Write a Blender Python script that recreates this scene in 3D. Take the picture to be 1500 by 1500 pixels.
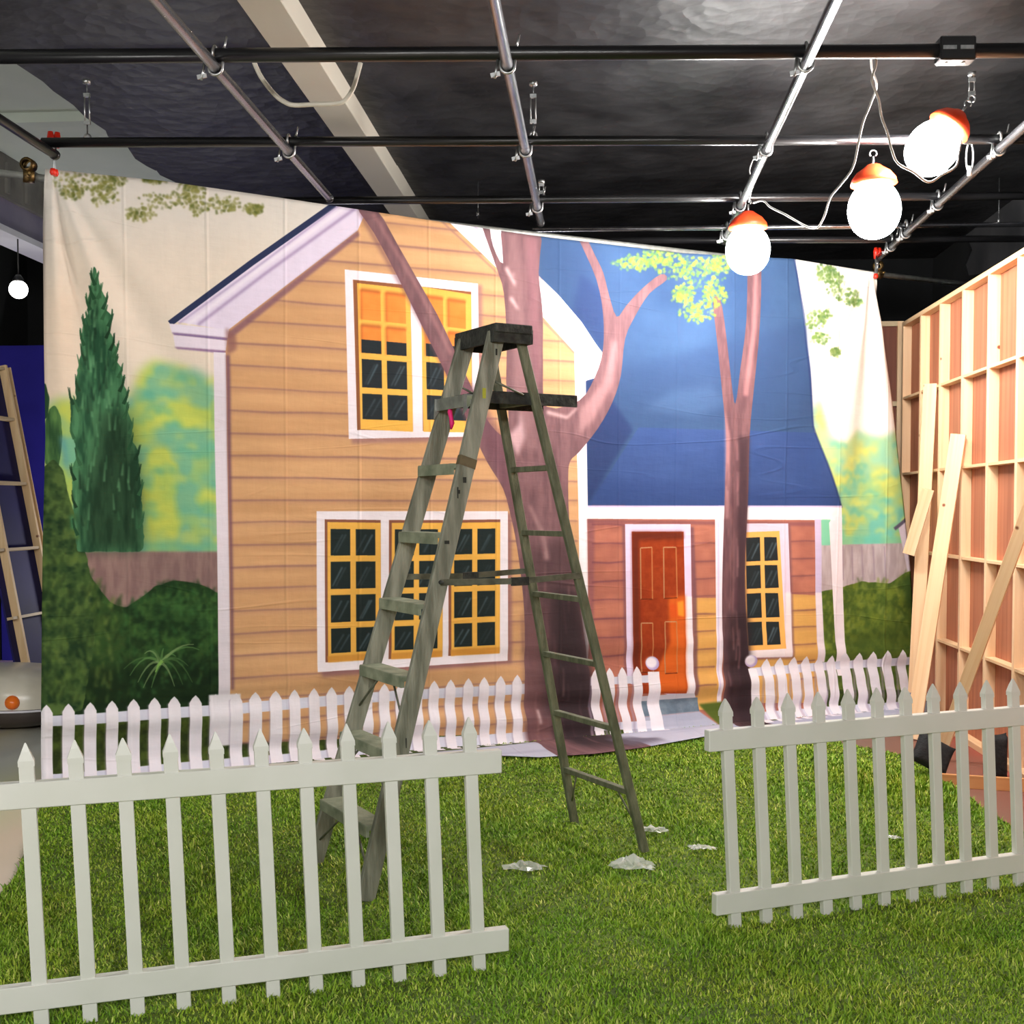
import bpy, math, random
import numpy as np
from mathutils import Vector, Matrix

# ------------------------------------------------------------------ camera, world, lights, exposure
for o in list(bpy.data.objects):
    bpy.data.objects.remove(o, do_unlink=True)
SC = bpy.context.scene
COL = SC.collection
EYE = 1.57                       # camera height
FPX, YAW, PITCH, HORIZON = 1750.0, math.radians(4.25), math.radians(2.0), 745.0
CPY = HORIZON + FPX * math.tan(PITCH)
cd = bpy.data.cameras.new('camera')
cd.sensor_width = 36.0
cd.lens = FPX / 1500 * 36
cd.shift_y = (CPY - 750) / 1500
cam = bpy.data.objects.new('camera', cd)
COL.objects.link(cam)
cam.location = (0, 0, EYE)
cam.rotation_euler = (math.pi / 2 - PITCH, 0, YAW)
SC.camera = cam
SC.view_settings.view_transform = 'Standard'
SC.view_settings.look = 'None'
SC.view_settings.gamma = 1.0
SC.view_settings.use_curve_mapping = False
SC.view_settings.exposure = 0.0
w = bpy.data.worlds.new('world')
SC.world = w
w.use_nodes = True
w.node_tree.nodes['Background'].inputs[0].default_value = (0.5, 0.5, 0.52, 1)
w.node_tree.nodes['Background'].inputs[1].default_value = 0.02


def lamp_light(name, loc, watts, radius, col=(1, 0.99, 0.97)):
    l = bpy.data.lights.new(name, 'POINT')
    l.energy = watts
    l.shadow_soft_size = radius
    l.color = col
    o = bpy.data.objects.new(name, l)
    COL.objects.link(o)
    o.location = loc
    return o


# unseen lamps: the studio's ceiling work lamps behind the camera, then two added lights
lamp_light('unseen_lamp', (-2.6, -2.4, 3.3), 470, 0.2, (1, 0.98, 0.95))
lamp_light('unseen_lamp', (-0.2, -3.0, 3.3), 420, 0.2, (1, 0.99, 0.97))
lamp_light('unseen_lamp', (1.9, -2.6, 3.3), 460, 0.2, (1, 0.99, 0.97))
lamp_light('unseen_lamp', (-4.5, 3.4, 2.4), 60, 0.15, (1, 0.98, 0.94))  # added out of view to brighten the white ceiling and left side
lamp_light('unseen_lamp', (-3.9, 10.9, 1.0), 70, 0.15, (1, 0.98, 0.94))   # added out of sight behind the cloth to brighten the blue screen area
GLOBE_STRENGTH = 205.0

# ------------------------------------------------------------------ surveyed points: photograph position -> point in the room
_F = np.array([-math.sin(YAW) * math.cos(PITCH), math.cos(YAW) * math.cos(PITCH), -math.sin(PITCH)])
_R = np.array([math.cos(YAW), math.sin(YAW), 0.0])
_U = np.cross(_R, _F)
_O = np.array([0, 0, EYE])


def _ray(px, py):
    return _F + _R * (px - 750) / FPX - _U * (py - CPY) / FPX


def at_z(px, py, z=0.0):
    d = _ray(px, py)
    return Vector(_O + d * (z - EYE) / d[2])


def at_x(px, py, x):
    d = _ray(px, py)
    return Vector(_O + d * x / d[0])


def at_y(px, py, y):
    d = _ray(px, py)
    return Vector(_O + d * y / d[1])


# ------------------------------------------------------------------ materials
def lin(c):
    return tuple((v / 255 / 12.92) if v / 255 <= 0.04045 else ((v / 255 + 0.055) / 1.055) ** 2.4 for v in c)


def new_mat(name):
    m = bpy.data.materials.new(name)
    m.use_nodes = True
    nt = m.node_tree
    b = nt.nodes['Principled BSDF']
    return m, nt, b


def noise_mat(name, c1, c2, scale=8, stretch=(1, 1, 1), rough=0.6, metal=0.0, bump=0.0, bscale=None, detail=5, lo=0.35, hi=0.65, spec=0.5, rough2=None):
    m, nt, b = new_mat(name)
    tc = nt.nodes.new('ShaderNodeTexCoord')
    mp = nt.nodes.new('ShaderNodeMapping')
    mp.inputs['Scale'].default_value = stretch
    nt.links.new(tc.outputs['Object'], mp.inputs['Vector'])
    n = nt.nodes.new('ShaderNodeTexNoise')
    n.inputs['Scale'].default_value = scale
    n.inputs['Detail'].default_value = detail
    nt.links.new(mp.outputs['Vector'], n.inputs['Vector'])
    r = nt.nodes.new('ShaderNodeValToRGB')
    r.color_ramp.elements[0].position = lo
    r.color_ramp.elements[1].position = hi
    r.color_ramp.elements[0].color = (*lin(c1), 1)
    r.color_ramp.elements[1].color = (*lin(c2), 1)
    nt.links.new(n.outputs['Fac'], r.inputs['Fac'])
    nt.links.new(r.outputs['Color'], b.inputs['Base Color'])
    b.inputs['Roughness'].default_value = rough
    b.inputs['Metallic'].default_value = metal
    b.inputs['Specular IOR Level'].default_value = spec
    if bump:
        n2 = nt.nodes.new('ShaderNodeTexNoise')
        n2.inputs['Scale'].default_value = bscale or scale * 3
        n2.inputs['Detail'].default_value = 4
        nt.links.new(mp.outputs['Vector'], n2.inputs['Vector'])
        bp = nt.nodes.new('ShaderNodeBump')
        bp.inputs['Strength'].default_value = bump
        bp.inputs['Distance'].default_value = 0.02
        nt.links.new(n2.outputs['Fac'], bp.inputs['Height'])
        nt.links.new(bp.outputs['Normal'], b.inputs['Normal'])
    if rough2 is not None:
        mr = nt.nodes.new('ShaderNodeMapRange')
        mr.inputs['To Min'].default_value = rough
        mr.inputs['To Max'].default_value = rough2
        nt.links.new(n.outputs['Fac'], mr.inputs['Value'])
        nt.links.new(mr.outputs['Result'], b.inputs['Roughness'])
    return m


def wood_mat(name, c1, c2, knots=True, axis='z', rough=0.65):
    """softwood: long grain along one local axis, dark knots"""
    m, nt, b = new_mat(name)
    tc = nt.nodes.new('ShaderNodeTexCoord')
    mp = nt.nodes.new('ShaderNodeMapping')
    s = {'x': (0.7, 22, 22), 'y': (22, 0.7, 22), 'z': (22, 22, 0.7)}[axis]
    mp.inputs['Scale'].default_value = s
    nt.links.new(tc.outputs['Object'], mp.inputs['Vector'])
    n = nt.nodes.new('ShaderNodeTexNoise')
    n.inputs['Scale'].default_value = 1.0
    n.inputs['Detail'].default_value = 6
    n.inputs['Distortion'].default_value = 0.6
    nt.links.new(mp.outputs['Vector'], n.inputs['Vector'])
    r = nt.nodes.new('ShaderNodeValToRGB')
    r.color_ramp.elements[0].position = 0.3
    r.color_ramp.elements[1].position = 0.7
    r.color_ramp.elements[0].color = (*lin(c1), 1)
    r.color_ramp.elements[1].color = (*lin(c2), 1)
    nt.links.new(n.outputs['Fac'], r.inputs['Fac'])
    out = r.outputs['Color']
    if knots:
        v = nt.nodes.new('ShaderNodeTexVoronoi')
        v.inputs['Scale'].default_value = 5.0
        nt.links.new(tc.outputs['Object'], v.inputs['Vector'])
        r2 = nt.nodes.new('ShaderNodeValToRGB')
        r2.color_ramp.elements[0].position = 0.05
        r2.color_ramp.elements[1].position = 0.085
        r2.color_ramp.elements[0].color = (1, 1, 1, 1)
        r2.color_ramp.elements[1].color = (0, 0, 0, 1)
        nt.links.new(v.outputs['Distance'], r2.inputs['Fac'])
        mx = nt.nodes.new('ShaderNodeMix')
        mx.data_type = 'RGBA'
        mx.inputs['B'].default_value = (*lin((120, 60, 35)), 1)
        nt.links.new(r2.outputs['Color'], mx.inputs['Factor'])
        nt.links.new(out, mx.inputs['A'])
        out = mx.outputs['Result']
    nt.links.new(out, b.inputs['Base Color'])
    b.inputs['Roughness'].default_value = rough
    bp = nt.nodes.new('ShaderNodeBump')
    bp.inputs['Strength'].default_value = 0.15
    bp.inputs['Distance'].default_value = 0.004
    nt.links.new(n.outputs['Fac'], bp.inputs['Height'])
    nt.links.new(bp.outputs['Normal'], b.inputs['Normal'])
    return m


def glow_mat(name, col, strength):
    m, nt, b = new_mat(name)
    b.inputs['Base Color'].default_value = (0.9, 0.9, 0.88, 1)
    b.inputs['Emission Color'].default_value = (*col, 1)
    b.inputs['Emission Strength'].default_value = strength
    return m


M = {}
M['vinyl'] = noise_mat('white_vinyl', (214, 215, 206), (222, 222, 215), scale=3, rough=0.35, spec=0.4)
M['chrome'] = noise_mat('galvanised_steel', (150, 150, 155), (185, 185, 190), scale=14, stretch=(1, 0.15, 1), rough=0.26, metal=1.0, bump=0.05, bscale=40)
M['black_pipe'] = noise_mat('black_painted_steel', (14, 14, 16), (34, 34, 36), scale=9, stretch=(0.2, 1, 1), rough=0.3, bump=0.06, bscale=30, spec=0.6)
M['zinc'] = noise_mat('zinc_plated_steel', (160, 165, 165), (205, 205, 205), scale=30, rough=0.35, metal=0.9)
M['brass'] = noise_mat('old_bronze', (70, 55, 35), (130, 105, 60), scale=40, rough=0.4, metal=0.8)
M['orange'] = noise_mat('orange_plastic', (225, 60, 25), (240, 80, 35), scale=12, rough=0.4)
M['red_vinyl'] = noise_mat('red_dipped_vinyl', (225, 40, 22), (240, 60, 30), scale=12, rough=0.4)
M['conduit'] = noise_mat('pale_conduit', (206, 200, 184), (218, 212, 198), scale=20, rough=0.5)
M['cord'] = noise_mat('grey_cable_jacket', (150, 150, 148), (185, 185, 182), scale=20, rough=0.45)
M['black_cord'] = noise_mat('dark_cable_jacket', (40, 40, 40), (60, 60, 60), scale=20, rough=0.5)
M['globe'] = glow_mat('lamp_diffuser', (1.0, 0.97, 0.93), GLOBE_STRENGTH)
M['ladder'] = noise_mat('grey_green_painted_wood', (106, 108, 93), (152, 152, 136), scale=3.4, stretch=(7, 7, 1), rough=0.7, bump=0.4, bscale=12, lo=0.36, hi=0.64)
M['ladder_step'] = noise_mat('faded_green_painted_wood', (112, 120, 98), (152, 156, 132), scale=12, rough=0.7, bump=0.25, bscale=30)
M['ladder_leg'] = noise_mat('olive_painted_wood', (84, 88, 66), (114, 116, 92), scale=9, stretch=(3, 3, 1), rough=0.7, bump=0.25, bscale=30)
M['ladder_cap'] = noise_mat('blackened_wood', (26, 28, 26), (58, 60, 54), scale=26, rough=0.75, bump=0.5, bscale=40)
M['ladder_metal'] = noise_mat('painted_ladder_metal', (84, 86, 72), (118, 120, 104), scale=20, rough=0.5, metal=0.3)
M['bracket'] = noise_mat('grey_bracket_metal', (140, 142, 138), (170, 172, 166), scale=20, rough=0.45, metal=0.6)
M['pink'] = noise_mat('pink_ribbon', (225, 20, 110), (240, 40, 130), scale=30, rough=0.6)
M['yellow_tape'] = noise_mat('yellow_paint', (165, 165, 45), (180, 180, 60), scale=30, rough=0.6)
M['pine'] = wood_mat('pine_upright', (232, 188, 142), (246, 214, 174))
M['pine_y'] = wood_mat('pine_crosspiece', (226, 182, 134), (242, 208, 164), axis='y')
M['pine_x'] = wood_mat('pine_board_flat', (205, 140, 85), (226, 165, 105), axis='x')
M['ply'] = wood_mat('fir_plywood', (158, 92, 64), (192, 122, 88), knots=False)
M['dark_ply'] = wood_mat('brown_plywood', (104, 54, 38), (128, 70, 48), knots=False)
M['blue'] = noise_mat('blue_screen_paint', (30, 24, 140), (38, 31, 156), scale=2, rough=0.8)
M['dark_blue'] = noise_mat('dark_blue_paint', (16, 13, 74), (24, 20, 98), scale=2, rough=0.8)
M['cream_wood'] = wood_mat('cream_timber', (226, 190, 142), (240, 210, 165))
M['cream_wood_y'] = wood_mat('cream_timber_rail', (200, 176, 140), (214, 190, 152), axis='y')
M['sandbag'] = noise_mat('black_canvas', (22, 22, 24), (38, 38, 40), scale=30, rough=0.85, bump=0.3, bscale=80)
M['blue_plastic'] = noise_mat('blue_plastic', (30, 50, 110), (45, 65, 130), scale=10, rough=0.5)
M['grey_plastic'] = noise_mat('grey_plastic', (110, 112, 118), (130, 132, 138), scale=10, rough=0.5)
M['white_shell'] = noise_mat('white_gelcoat', (214, 208, 190), (226, 220, 204), scale=3, rough=0.25)
M['dark_shell'] = noise_mat('dark_shell', (52, 46, 44), (74, 66, 62), scale=4, rough=0.4)
M['dark_metal'] = noise_mat('dark_hanger_steel', (70, 72, 74), (110, 112, 114), scale=40, rough=0.4, metal=0.8)


# ------------------------------------------------------------------ mesh helpers
class MB:
    def __init__(self):
        self.v, self.f, self.s = [], [], []

    def add(self, vs, fs, smooth=False):
        n = len(self.v)
        self.v += [tuple(p) for p in vs]
        self.f += [tuple(i + n for i in f) for f in fs]
        self.s += [smooth] * len(fs)
        return self

    def prism(self, c, ax, ay, az):
        """box from centre and three half-vectors"""
        c, ax, ay, az = map(Vector, (c, ax, ay, az))
        vs = [c + ax * i + ay * j + az * k for k in (-1, 1) for j in (-1, 1) for i in (-1, 1)]
        fs = [(0, 2, 3, 1), (4, 5, 7, 6), (0, 1, 5, 4), (2, 6, 7, 3), (0, 4, 6, 2), (1, 3, 7, 5)]
        if ax.cross(ay).dot(az) < 0:
            fs = [f[::-1] for f in fs]
        return self.add(vs, fs)

    def box(self, lo, hi):
        lo, hi = Vector(lo), Vector(hi)
        d = (hi - lo) / 2
        return self.prism((lo + hi) / 2, (d.x, 0, 0), (0, d.y, 0), (0, 0, d.z))

    def bar(self, p0, p1, wdir, wid, dep):
        """straight bar p0->p1; wid measured along wdir, dep across it"""
        p0, p1, wdir = map(Vector, (p0, p1, wdir))
        d = p1 - p0
        t = d.normalized()
        u = (wdir - t * wdir.dot(t)).normalized()
        v = t.cross(u)
        return self.prism((p0 + p1) / 2, u * wid / 2, v * dep / 2, d / 2)

    def tube(self, pts, r, n=10, cap=True, rads=None):
        pts = [Vector(p) for p in pts]
        prev = None
        rings = []
        for i, p in enumerate(pts):
            t = (pts[min(i + 1, len(pts) - 1)] - pts[max(i - 1, 0)]).normalized()
            if prev is None:
                a = Vector((0, 0, 1)) if abs(t.z) < 0.9 else Vector((1, 0, 0))
                u = (a - t * a.dot(t)).normalized()
            else:
                u = (prev - t * prev.dot(t)).normalized()
            prev = u
            v = t.cross(u)
            rr = rads[i] if rads else r
            rings.append([p + (u * math.cos(2 * math.pi * k / n) + v * math.sin(2 * math.pi * k / n)) * rr for k in range(n)])
        vs = [q for ring in rings for q in ring]
        fs = []
        for i in range(len(rings) - 1):
            for k in range(n):
                fs.append((i * n + k, i * n + (k + 1) % n, (i + 1) * n + (k + 1) % n, (i + 1) * n + k))
        self.add(vs, fs, True)
        if cap:
            m = len(self.v) - len(vs)
            self.f.append(tuple(m + k for k in range(n))[::-1])
            self.f.append(tuple(m + (len(rings) - 1) * n + k for k in range(n)))
            self.s += [False, False]
        return self

    def lathe(self, prof, n=20, c=(0, 0, 0), axis=(0, 0, 1)):
        axis = Vector(axis).normalized()
        c = Vector(c)
        pts = [c + axis * h for _, h in prof]
        a = Vector((1, 0, 0)) if abs(axis.x) < 0.9 else Vector((0, 1, 0))
        u = (a - axis * a.dot(axis)).normalized()
        v = axis.cross(u)
        vs, fs = [], []
        for (r, h), p in zip(prof, pts):
            vs += [p + (u * math.cos(2 * math.pi * k / n) + v * math.sin(2 * math.pi * k / n)) * max(r, 1e-4) for k in range(n)]
        for i in range(len(prof) - 1):
            for k in range(n):
                fs.append((i * n + k, i * n + (k + 1) % n, (i + 1) * n + (k + 1) % n, (i + 1) * n + k))
        return self.add(vs, fs, True)

    def build(self, name, mat, parent=None, origin=None, bevel=0.0):
        o0 = Vector(origin) if origin is not None else (ORG.get(parent.name, Vector()) if parent else Vector())
        me = bpy.data.meshes.new(name)
        me.from_pydata([tuple(Vector(p) - o0) for p in self.v], [], self.f)
        me.polygons.foreach_set('use_smooth', self.s)
        me.materials.append(mat)
        me.update()
        o = bpy.data.objects.new(name, me)
        COL.objects.link(o)
        if parent:
            o.parent = parent
            ORG[o.name] = o0
        else:
            o.location = o0
            ORG[o.name] = o0
        if bevel:
            b = o.modifiers.new('edge', 'BEVEL')
            b.width = bevel
            b.segments = 1
            b.limit_method = 'ANGLE'
        return o


ORG = {}


def thing(name, label, cat, loc=(0, 0, 0), group=None):
    o = bpy.data.objects.new(name, None)
    COL.objects.link(o)
    o.location = loc
    o.empty_display_size = 0.1
    ORG[o.name] = Vector(loc)
    return tag(o, label, cat, group)


def tag(o, label, cat, group=None, kind=None):
    o['label'] = label
    o['category'] = cat
    if group:
        o['group'] = group
    if kind:
        o['kind'] = kind
    return o


def structure(o, label=None):
    o['kind'] = 'structure'
    if label:
        o['label'] = label
    return o


def dup(root, loc, label=None, rot=None):
    r = root.copy()
    COL.objects.link(r)
    r.location = loc
    if rot is not None:
        r.rotation_euler = rot
    if label:
        r['label'] = label
    for ch in list(root.children):
        c = ch.copy()
        COL.objects.link(c)
        c.parent = r
        for g in list(ch.children):
            d = g.copy()
            COL.objects.link(d)
            d.parent = c
    return r


rng = random.Random(7)
# ------------------------------------------------------------------ the painting on the cloth (drawn as an artwork, in the cloth's own plane)
CL = at_z(62, 1152)             # foot of the cloth's left and right edge
CR = at_z(1335, 1040)
CDIR = (CR - CL).normalized()
CLEN = (CR - CL).length
CNRM = Vector((CDIR.y, -CDIR.x, 0))     # towards the camera
TA0, TZ0, TW, TH, TRES = -0.2, -0.35, 6.75, 3.95, 0.003
NX, NY = int(TW / TRES), int(TH / TRES)


def on_cloth(px, py):
    """photograph position -> (metres along the cloth, metres up)"""
    d = Vector(_ray(px, py))
    o = Vector(_O)
    t = (CL - o).dot(CNRM) / d.dot(CNRM)
    p = o + d * t
    return (p - CL).dot(CDIR), p.z


def paint_backdrop():
    rs = np.random.default_rng(3)

    def vnoise(cx, cy):
        g = rs.random((cy + 2, cx + 2)).astype(np.float32)
        xs = np.linspace(0, cx, NX, endpoint=False)
        ys = np.linspace(0, cy, NY, endpoint=False)
        xi, yi = xs.astype(int), ys.astype(int)
        fx, fy = (xs - xi).astype(np.float32), (ys - yi).astype(np.float32)
        fx, fy = fx * fx * (3 - 2 * fx), fy * fy * (3 - 2 * fy)
        r = g[yi] * (1 - fy)[:, None] + g[yi + 1] * fy[:, None]
        return r[:, xi] * (1 - fx) + r[:, xi + 1] * fx

    def fbm(cx, cy, octs=4):
        s, a, t = 0, 1.0, 0
        for i in range(octs):
            s = s + vnoise(cx * 2 ** i, cy * 2 ** i) * a
            t += a
            a *= 0.55
        return s / t

    N_cloud = fbm(22, 14, 4)
    N_blob = fbm(54, 32, 2)
    N_fine = fbm(150, 90, 3)
    N_streak = fbm(200, 26, 3)
    N_leaf = fbm(110, 80, 3)
    N_wide = fbm(9, 60, 3)
    img = np.empty((NY, NX, 3), np.float32)

    def T(p):
        a, z = on_cloth(*p)
        return (a - TA0) / TRES, (z - TZ0) / TRES

    def mask(pts, soft=0.0, tex=False):
        q = np.array(pts if tex else [T(p) for p in pts], np.float64)
        pad = int(soft * 3 + 3)
        x0, x1 = int(max(0, q[:, 0].min() - pad)), int(min(NX, q[:, 0].max() + pad + 1))
        y0, y1 = int(max(0, q[:, 1].min() - pad)), int(min(NY, q[:, 1].max() + pad + 1))
        if x1 <= x0 or y1 <= y0:
            return None
        m = np.zeros((y1 - y0, x1 - x0), np.float32)
        ax, ay = q[:, 0], q[:, 1]
        bx, by = np.roll(ax, -1), np.roll(ay, -1)
        cols = np.arange(x0, x1)
        sub = 3 if y1 - y0 < 600 else 2
        for j in range(y1 - y0):
            for s in range(sub):
                y = y0 + j + (s + 0.5) / sub
                hit = (ay <= y) != (by <= y)
                if not hit.any():
                    continue
                xs = np.sort(ax[hit] + (y - ay[hit]) / (by[hit] - ay[hit]) * (bx[hit] - ax[hit]))
                for k in range(0, len(xs) - 1, 2):
                    m[j] += np.clip(xs[k + 1] - cols, 0, 1) - np.clip(xs[k] - cols, 0, 1)
        m /= sub
        if soft >= 1:
            for _ in range(2):
                r = int(soft)
                k = 2 * r + 1
                for axis in (0, 1):
                    pd = [(0, 0), (0, 0)]
                    pd[axis] = (r + 1, r)
                    c = np.cumsum(np.pad(m, pd, mode='edge'), axis=axis)
                    m = ((c[k:] - c[:-k]) if axis == 0 else (c[:, k:] - c[:, :-k])) / k
        return m, slice(y0, y1), slice(x0, x1)

    def lay(mm, col, a=1.0, col2=None, tex=None, con=2.5, jag=0.0, jtex=None):
        if mm is None:
            return
        m, sy, sx = mm
        if jag:
            n = (jtex if jtex is not None else N_leaf)[sy, sx] - 0.5
            m = np.clip((m + n * jag - 0.5) * 5 + 0.5, 0, 1) * np.clip(m * 6, 0, 1)
        c = np.array(col, np.float32)
        if col2 is not None:
            t = np.clip((tex[sy, sx] - 0.5) * con + 0.5, 0, 1)[..., None]
            c = c * (1 - t) + np.array(col2, np.float32) * t
        m = (m * a)[..., None]
        img[sy, sx] = img[sy, sx] * (1 - m) + c * m

    def fill(pts, col, soft=0, **k):
        lay(mask(pts, soft), col, **k)

    def stroke(pts, wid, col, soft=0, **k):
        """brush line; wid in photograph pixels, may taper (w0, w1)"""
        w0, w1 = wid if isinstance(wid, tuple) else (wid, wid)
        p = [Vector((x, y)) for x, y in pts]
        L, R = [], []
        for i, c in enumerate(p):
            d = (p[min(i + 1, len(p) - 1)] - p[max(i - 1, 0)])
            if d.length == 0:
                continue
            d.normalize()
            n = Vector((-d.y, d.x)) * (w0 + (w1 - w0) * i / max(1, len(p) - 1)) / 2
            L.append(tuple(c + n))
            R.append(tuple(c - n))
        fill(L + R[::-1], col, soft, **k)

    def rect(x0, y0, x1, y1, col, soft=0, **k):
        fill([(x0, y0), (x1, y0), (x1, y1), (x0, y1)], col, soft, **k)

    # ---- sky
    img[:] = (224, 210, 194)
    img[:] += (N_cloud[..., None] - 0.5) * np.array((9, 8, 7), np.float32)
    fill([(-50, 150), (1400, 300), (1400, 430), (700, 400), (350, 340), (-50, 330)], (212, 210, 206), 60, a=0.75)
    fill([(1100, 330), (1400, 380), (1400, 800), (1150, 720)], (243, 238, 230), 40)
    fill([(50, 420), (120, 430), (110, 640), (50, 640)], (234, 206, 180), 25, a=0.5)
    # ---- distant foliage on the left
    LF = [(205, 545), (225, 528), (262, 536), (292, 545), (312, 560), (322, 600), (322, 815), (62, 820), (62, 600), (85, 585), (110, 585), (170, 600), (195, 575)]
    fill(LF, (112, 172, 142), 9, col2=(182, 196, 84), tex=N_blob, con=3.2)
    fill(LF, (222, 212, 110), 12, a=0.25, col2=(120, 190, 150), tex=N_cloud, con=3)
    for k in range(60):
        x, y = rng.uniform(200, 318), rng.uniform(550, 800)
        r = rng.uniform(6, 14)
        stroke([(x - r, y), (x, y - r * .5), (x + r, y)], (r * .7, r * .9), (214, 214, 92) if rng.random() < .6 else (84, 168, 150), 5, a=.5)
    rect(62, 795, 322, 812, (90, 170, 150), 4, a=.5)
    # ---- plum board fence, hedge
    rect(120, 808, 322, 905, (132, 104, 102), 2, col2=(150, 122, 116), tex=N_streak)
    HB = [(62, 830), (110, 812), (128, 838), (150, 868), (160, 882), (182, 890), (205, 878), (228, 858), (255, 850), (285, 853), (308, 862), (322, 872), (322, 1040), (62, 1060)]
    fill(HB, (28, 50, 26), 4, col2=(58, 92, 44), tex=N_leaf, con=3, jag=0.5)
    fill([(62, 880), (160, 890), (200, 950), (170, 1030), (62, 1040)], (86, 112, 52), 20, a=0.5, col2=(40, 66, 32), tex=N_leaf, con=4)
    fill([(220, 880), (300, 870), (312, 930), (230, 930)], (70, 118, 62), 14, a=0.45, col2=(36, 66, 34), tex=N_blob, con=4)
    fill([(62, 985), (322, 960), (322, 1050), (62, 1060)], (20, 36, 20), 16, a=.75)
    # ---- small conifers at the left border
    fill([(58, 570), (66, 560), (72, 585), (70, 612), (58, 618)], (44, 76, 50), 2, jag=.4)
    fill([(60, 640), (72, 600), (80, 594), (88, 612), (91, 640), (88, 668), (84, 690), (66, 680)], (46, 80, 48), 2, col2=(92, 132, 72), tex=N_streak, jag=.5)
    fill([(58, 690), (78, 672), (92, 690), (100, 730), (120, 790), (134, 850), (138, 940), (120, 1040), (58, 1050)], (34, 58, 34), 3, col2=(82, 106, 54), tex=N_leaf, con=3, jag=.5)
    stroke([(90, 640), (96, 680), (103, 700)], (8, 4), (92, 150, 160), 4, a=.7)
    stroke([(104, 755), (106, 775)], 6, (72, 150, 110), 3, a=.8)
    # ---- tall cypress
    CY = [(138, 388), (142, 405), (147, 425), (155, 440), (154, 455), (163, 465), (160, 482), (166, 500), (171, 510), (170, 528), (178, 540), (180, 560), (186, 578), (186, 600), (194, 622), (193, 645), (203, 660), (204, 690), (208, 712), (209, 760), (211, 805), (205, 808), (112, 808), (108, 770), (106, 730), (104, 690), (112, 668), (103, 630), (102, 580), (110, 590), (111, 560), (116, 530), (120, 515), (119, 492), (123, 470), (128, 462), (128, 440), (133, 425), (134, 405)]
    fill(CY, (38, 78, 54), 2, col2=(76, 128, 88), tex=N_streak, con=3, jag=.9, jtex=N_fine)
    fill([(150, 600), (190, 610), (208, 720), (210, 806), (130, 806), (120, 760)], (26, 46, 30), 14, a=.7)
    for k in range(130):
        t = rng.random()
        y = 420 + t * 370
        hw = 6 + 44 * t ** .9
        x = 138 + 18 * t + rng.uniform(-hw, hw)
        c = rng.choice([(104, 158, 112), (30, 56, 38), (60, 112, 74), (26, 48, 34)])
        stroke([(x, y), (x + rng.uniform(-3, 3), y - rng.uniform(12, 30))], (3.4, 1), c, 1, a=.55)
    for k in range(90):
        x, y = rng.uniform(64, 316), rng.uniform(860, 1020)
        c = rng.choice([(76, 112, 50), (30, 54, 28), (92, 128, 60), (24, 44, 24)])
        if x > 130 and y < 890 and x < 230:
            continue
        stroke([(x, y), (x + rng.uniform(-6, 6), y - rng.uniform(8, 20))], (4, 1.5), c, 2, a=.35)
    def dabs(poly, n, cols, ln, wd, a=(.25, .6), up=1.0, clip=None):
        xs_, ys_ = [p[0] for p in poly], [p[1] for p in poly]
        for _ in range(n):
            x, y = rng.uniform(min(xs_), max(xs_)), rng.uniform(min(ys_), max(ys_))
            c, j = False, len(poly) - 1
            for i in range(len(poly)):
                (xa, ya), (xb, yb) = poly[i], poly[j]
                if (ya > y) != (yb > y) and x < (xb - xa) * (y - ya) / (yb - ya) + xa:
                    c = not c
                j = i
            if not c:
                continue
            l = ln * rng.uniform(.5, 1.3)
            dx = rng.uniform(-.5, .5) * l
            stroke([(x, y), (x + dx * .5, y - l * .55 * up), (x + dx, y - l * up)], (wd * rng.uniform(.7, 1.3), wd * .4), rng.choice(cols), 2, a=rng.uniform(*a))

    dabs([(62, 830), (110, 815), (128, 840), (150, 868), (182, 892), (160, 1030), (62, 1040)], 420, [(92, 116, 52), (44, 70, 34), (28, 48, 26), (66, 92, 44), (108, 128, 62)], 15, 6)
    dabs([(182, 892), (205, 880), (228, 860), (285, 855), (320, 876), (320, 1000), (170, 1030)], 420, [(46, 88, 44), (28, 54, 28), (20, 40, 22), (62, 108, 56), (36, 66, 34)], 10, 6)
    dabs([(160, 886), (182, 896), (205, 884), (228, 864), (255, 856), (285, 859), (308, 868), (322, 878), (322, 884), (285, 868), (228, 874), (190, 902)], 160, [(28, 54, 28), (40, 74, 38)], 12, 5, (.5, .9))
    dabs([(62, 700), (100, 735), (130, 830), (138, 940), (120, 1030), (62, 1040)], 300, [(60, 88, 46), (36, 60, 34), (92, 118, 58), (30, 50, 28)], 16, 6)
    # agave
    for ex, ey, lift in ((181, 980, 12), (190, 990, 16), (202, 1000, 12), (212, 958, 10), (222, 952, 6), (240, 950, 4), (258, 962, 8), (292, 952, 12), (284, 944, 8), (268, 1003, 14), (282, 1000, 18), (256, 1006, 8), (222, 1008, 4), (276, 976, 10), (210, 1008, 6)):
        pts = []
        for k in range(7):
            t = k / 6
            pts.append((236 + (ex - 236) * t, 972 + (ey - 972) * t - lift * 4 * t * (1 - t)))
        stroke(pts, (4.5, 1), rng.choice([(74, 108, 58), (132, 158, 104), (96, 138, 76)]), 0, a=.65)
    stroke([(228, 985), (232, 975), (238, 968)], (2, 5), (126, 172, 84), 0, a=.9)
    # ---- painted lawn at the bottom
    fill([(50, 1062), (330, 1040), (800, 1010), (1360, 985), (1360, 1150), (50, 1240)], (72, 88, 34), 3, col2=(44, 56, 24), tex=N_fine)
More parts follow.
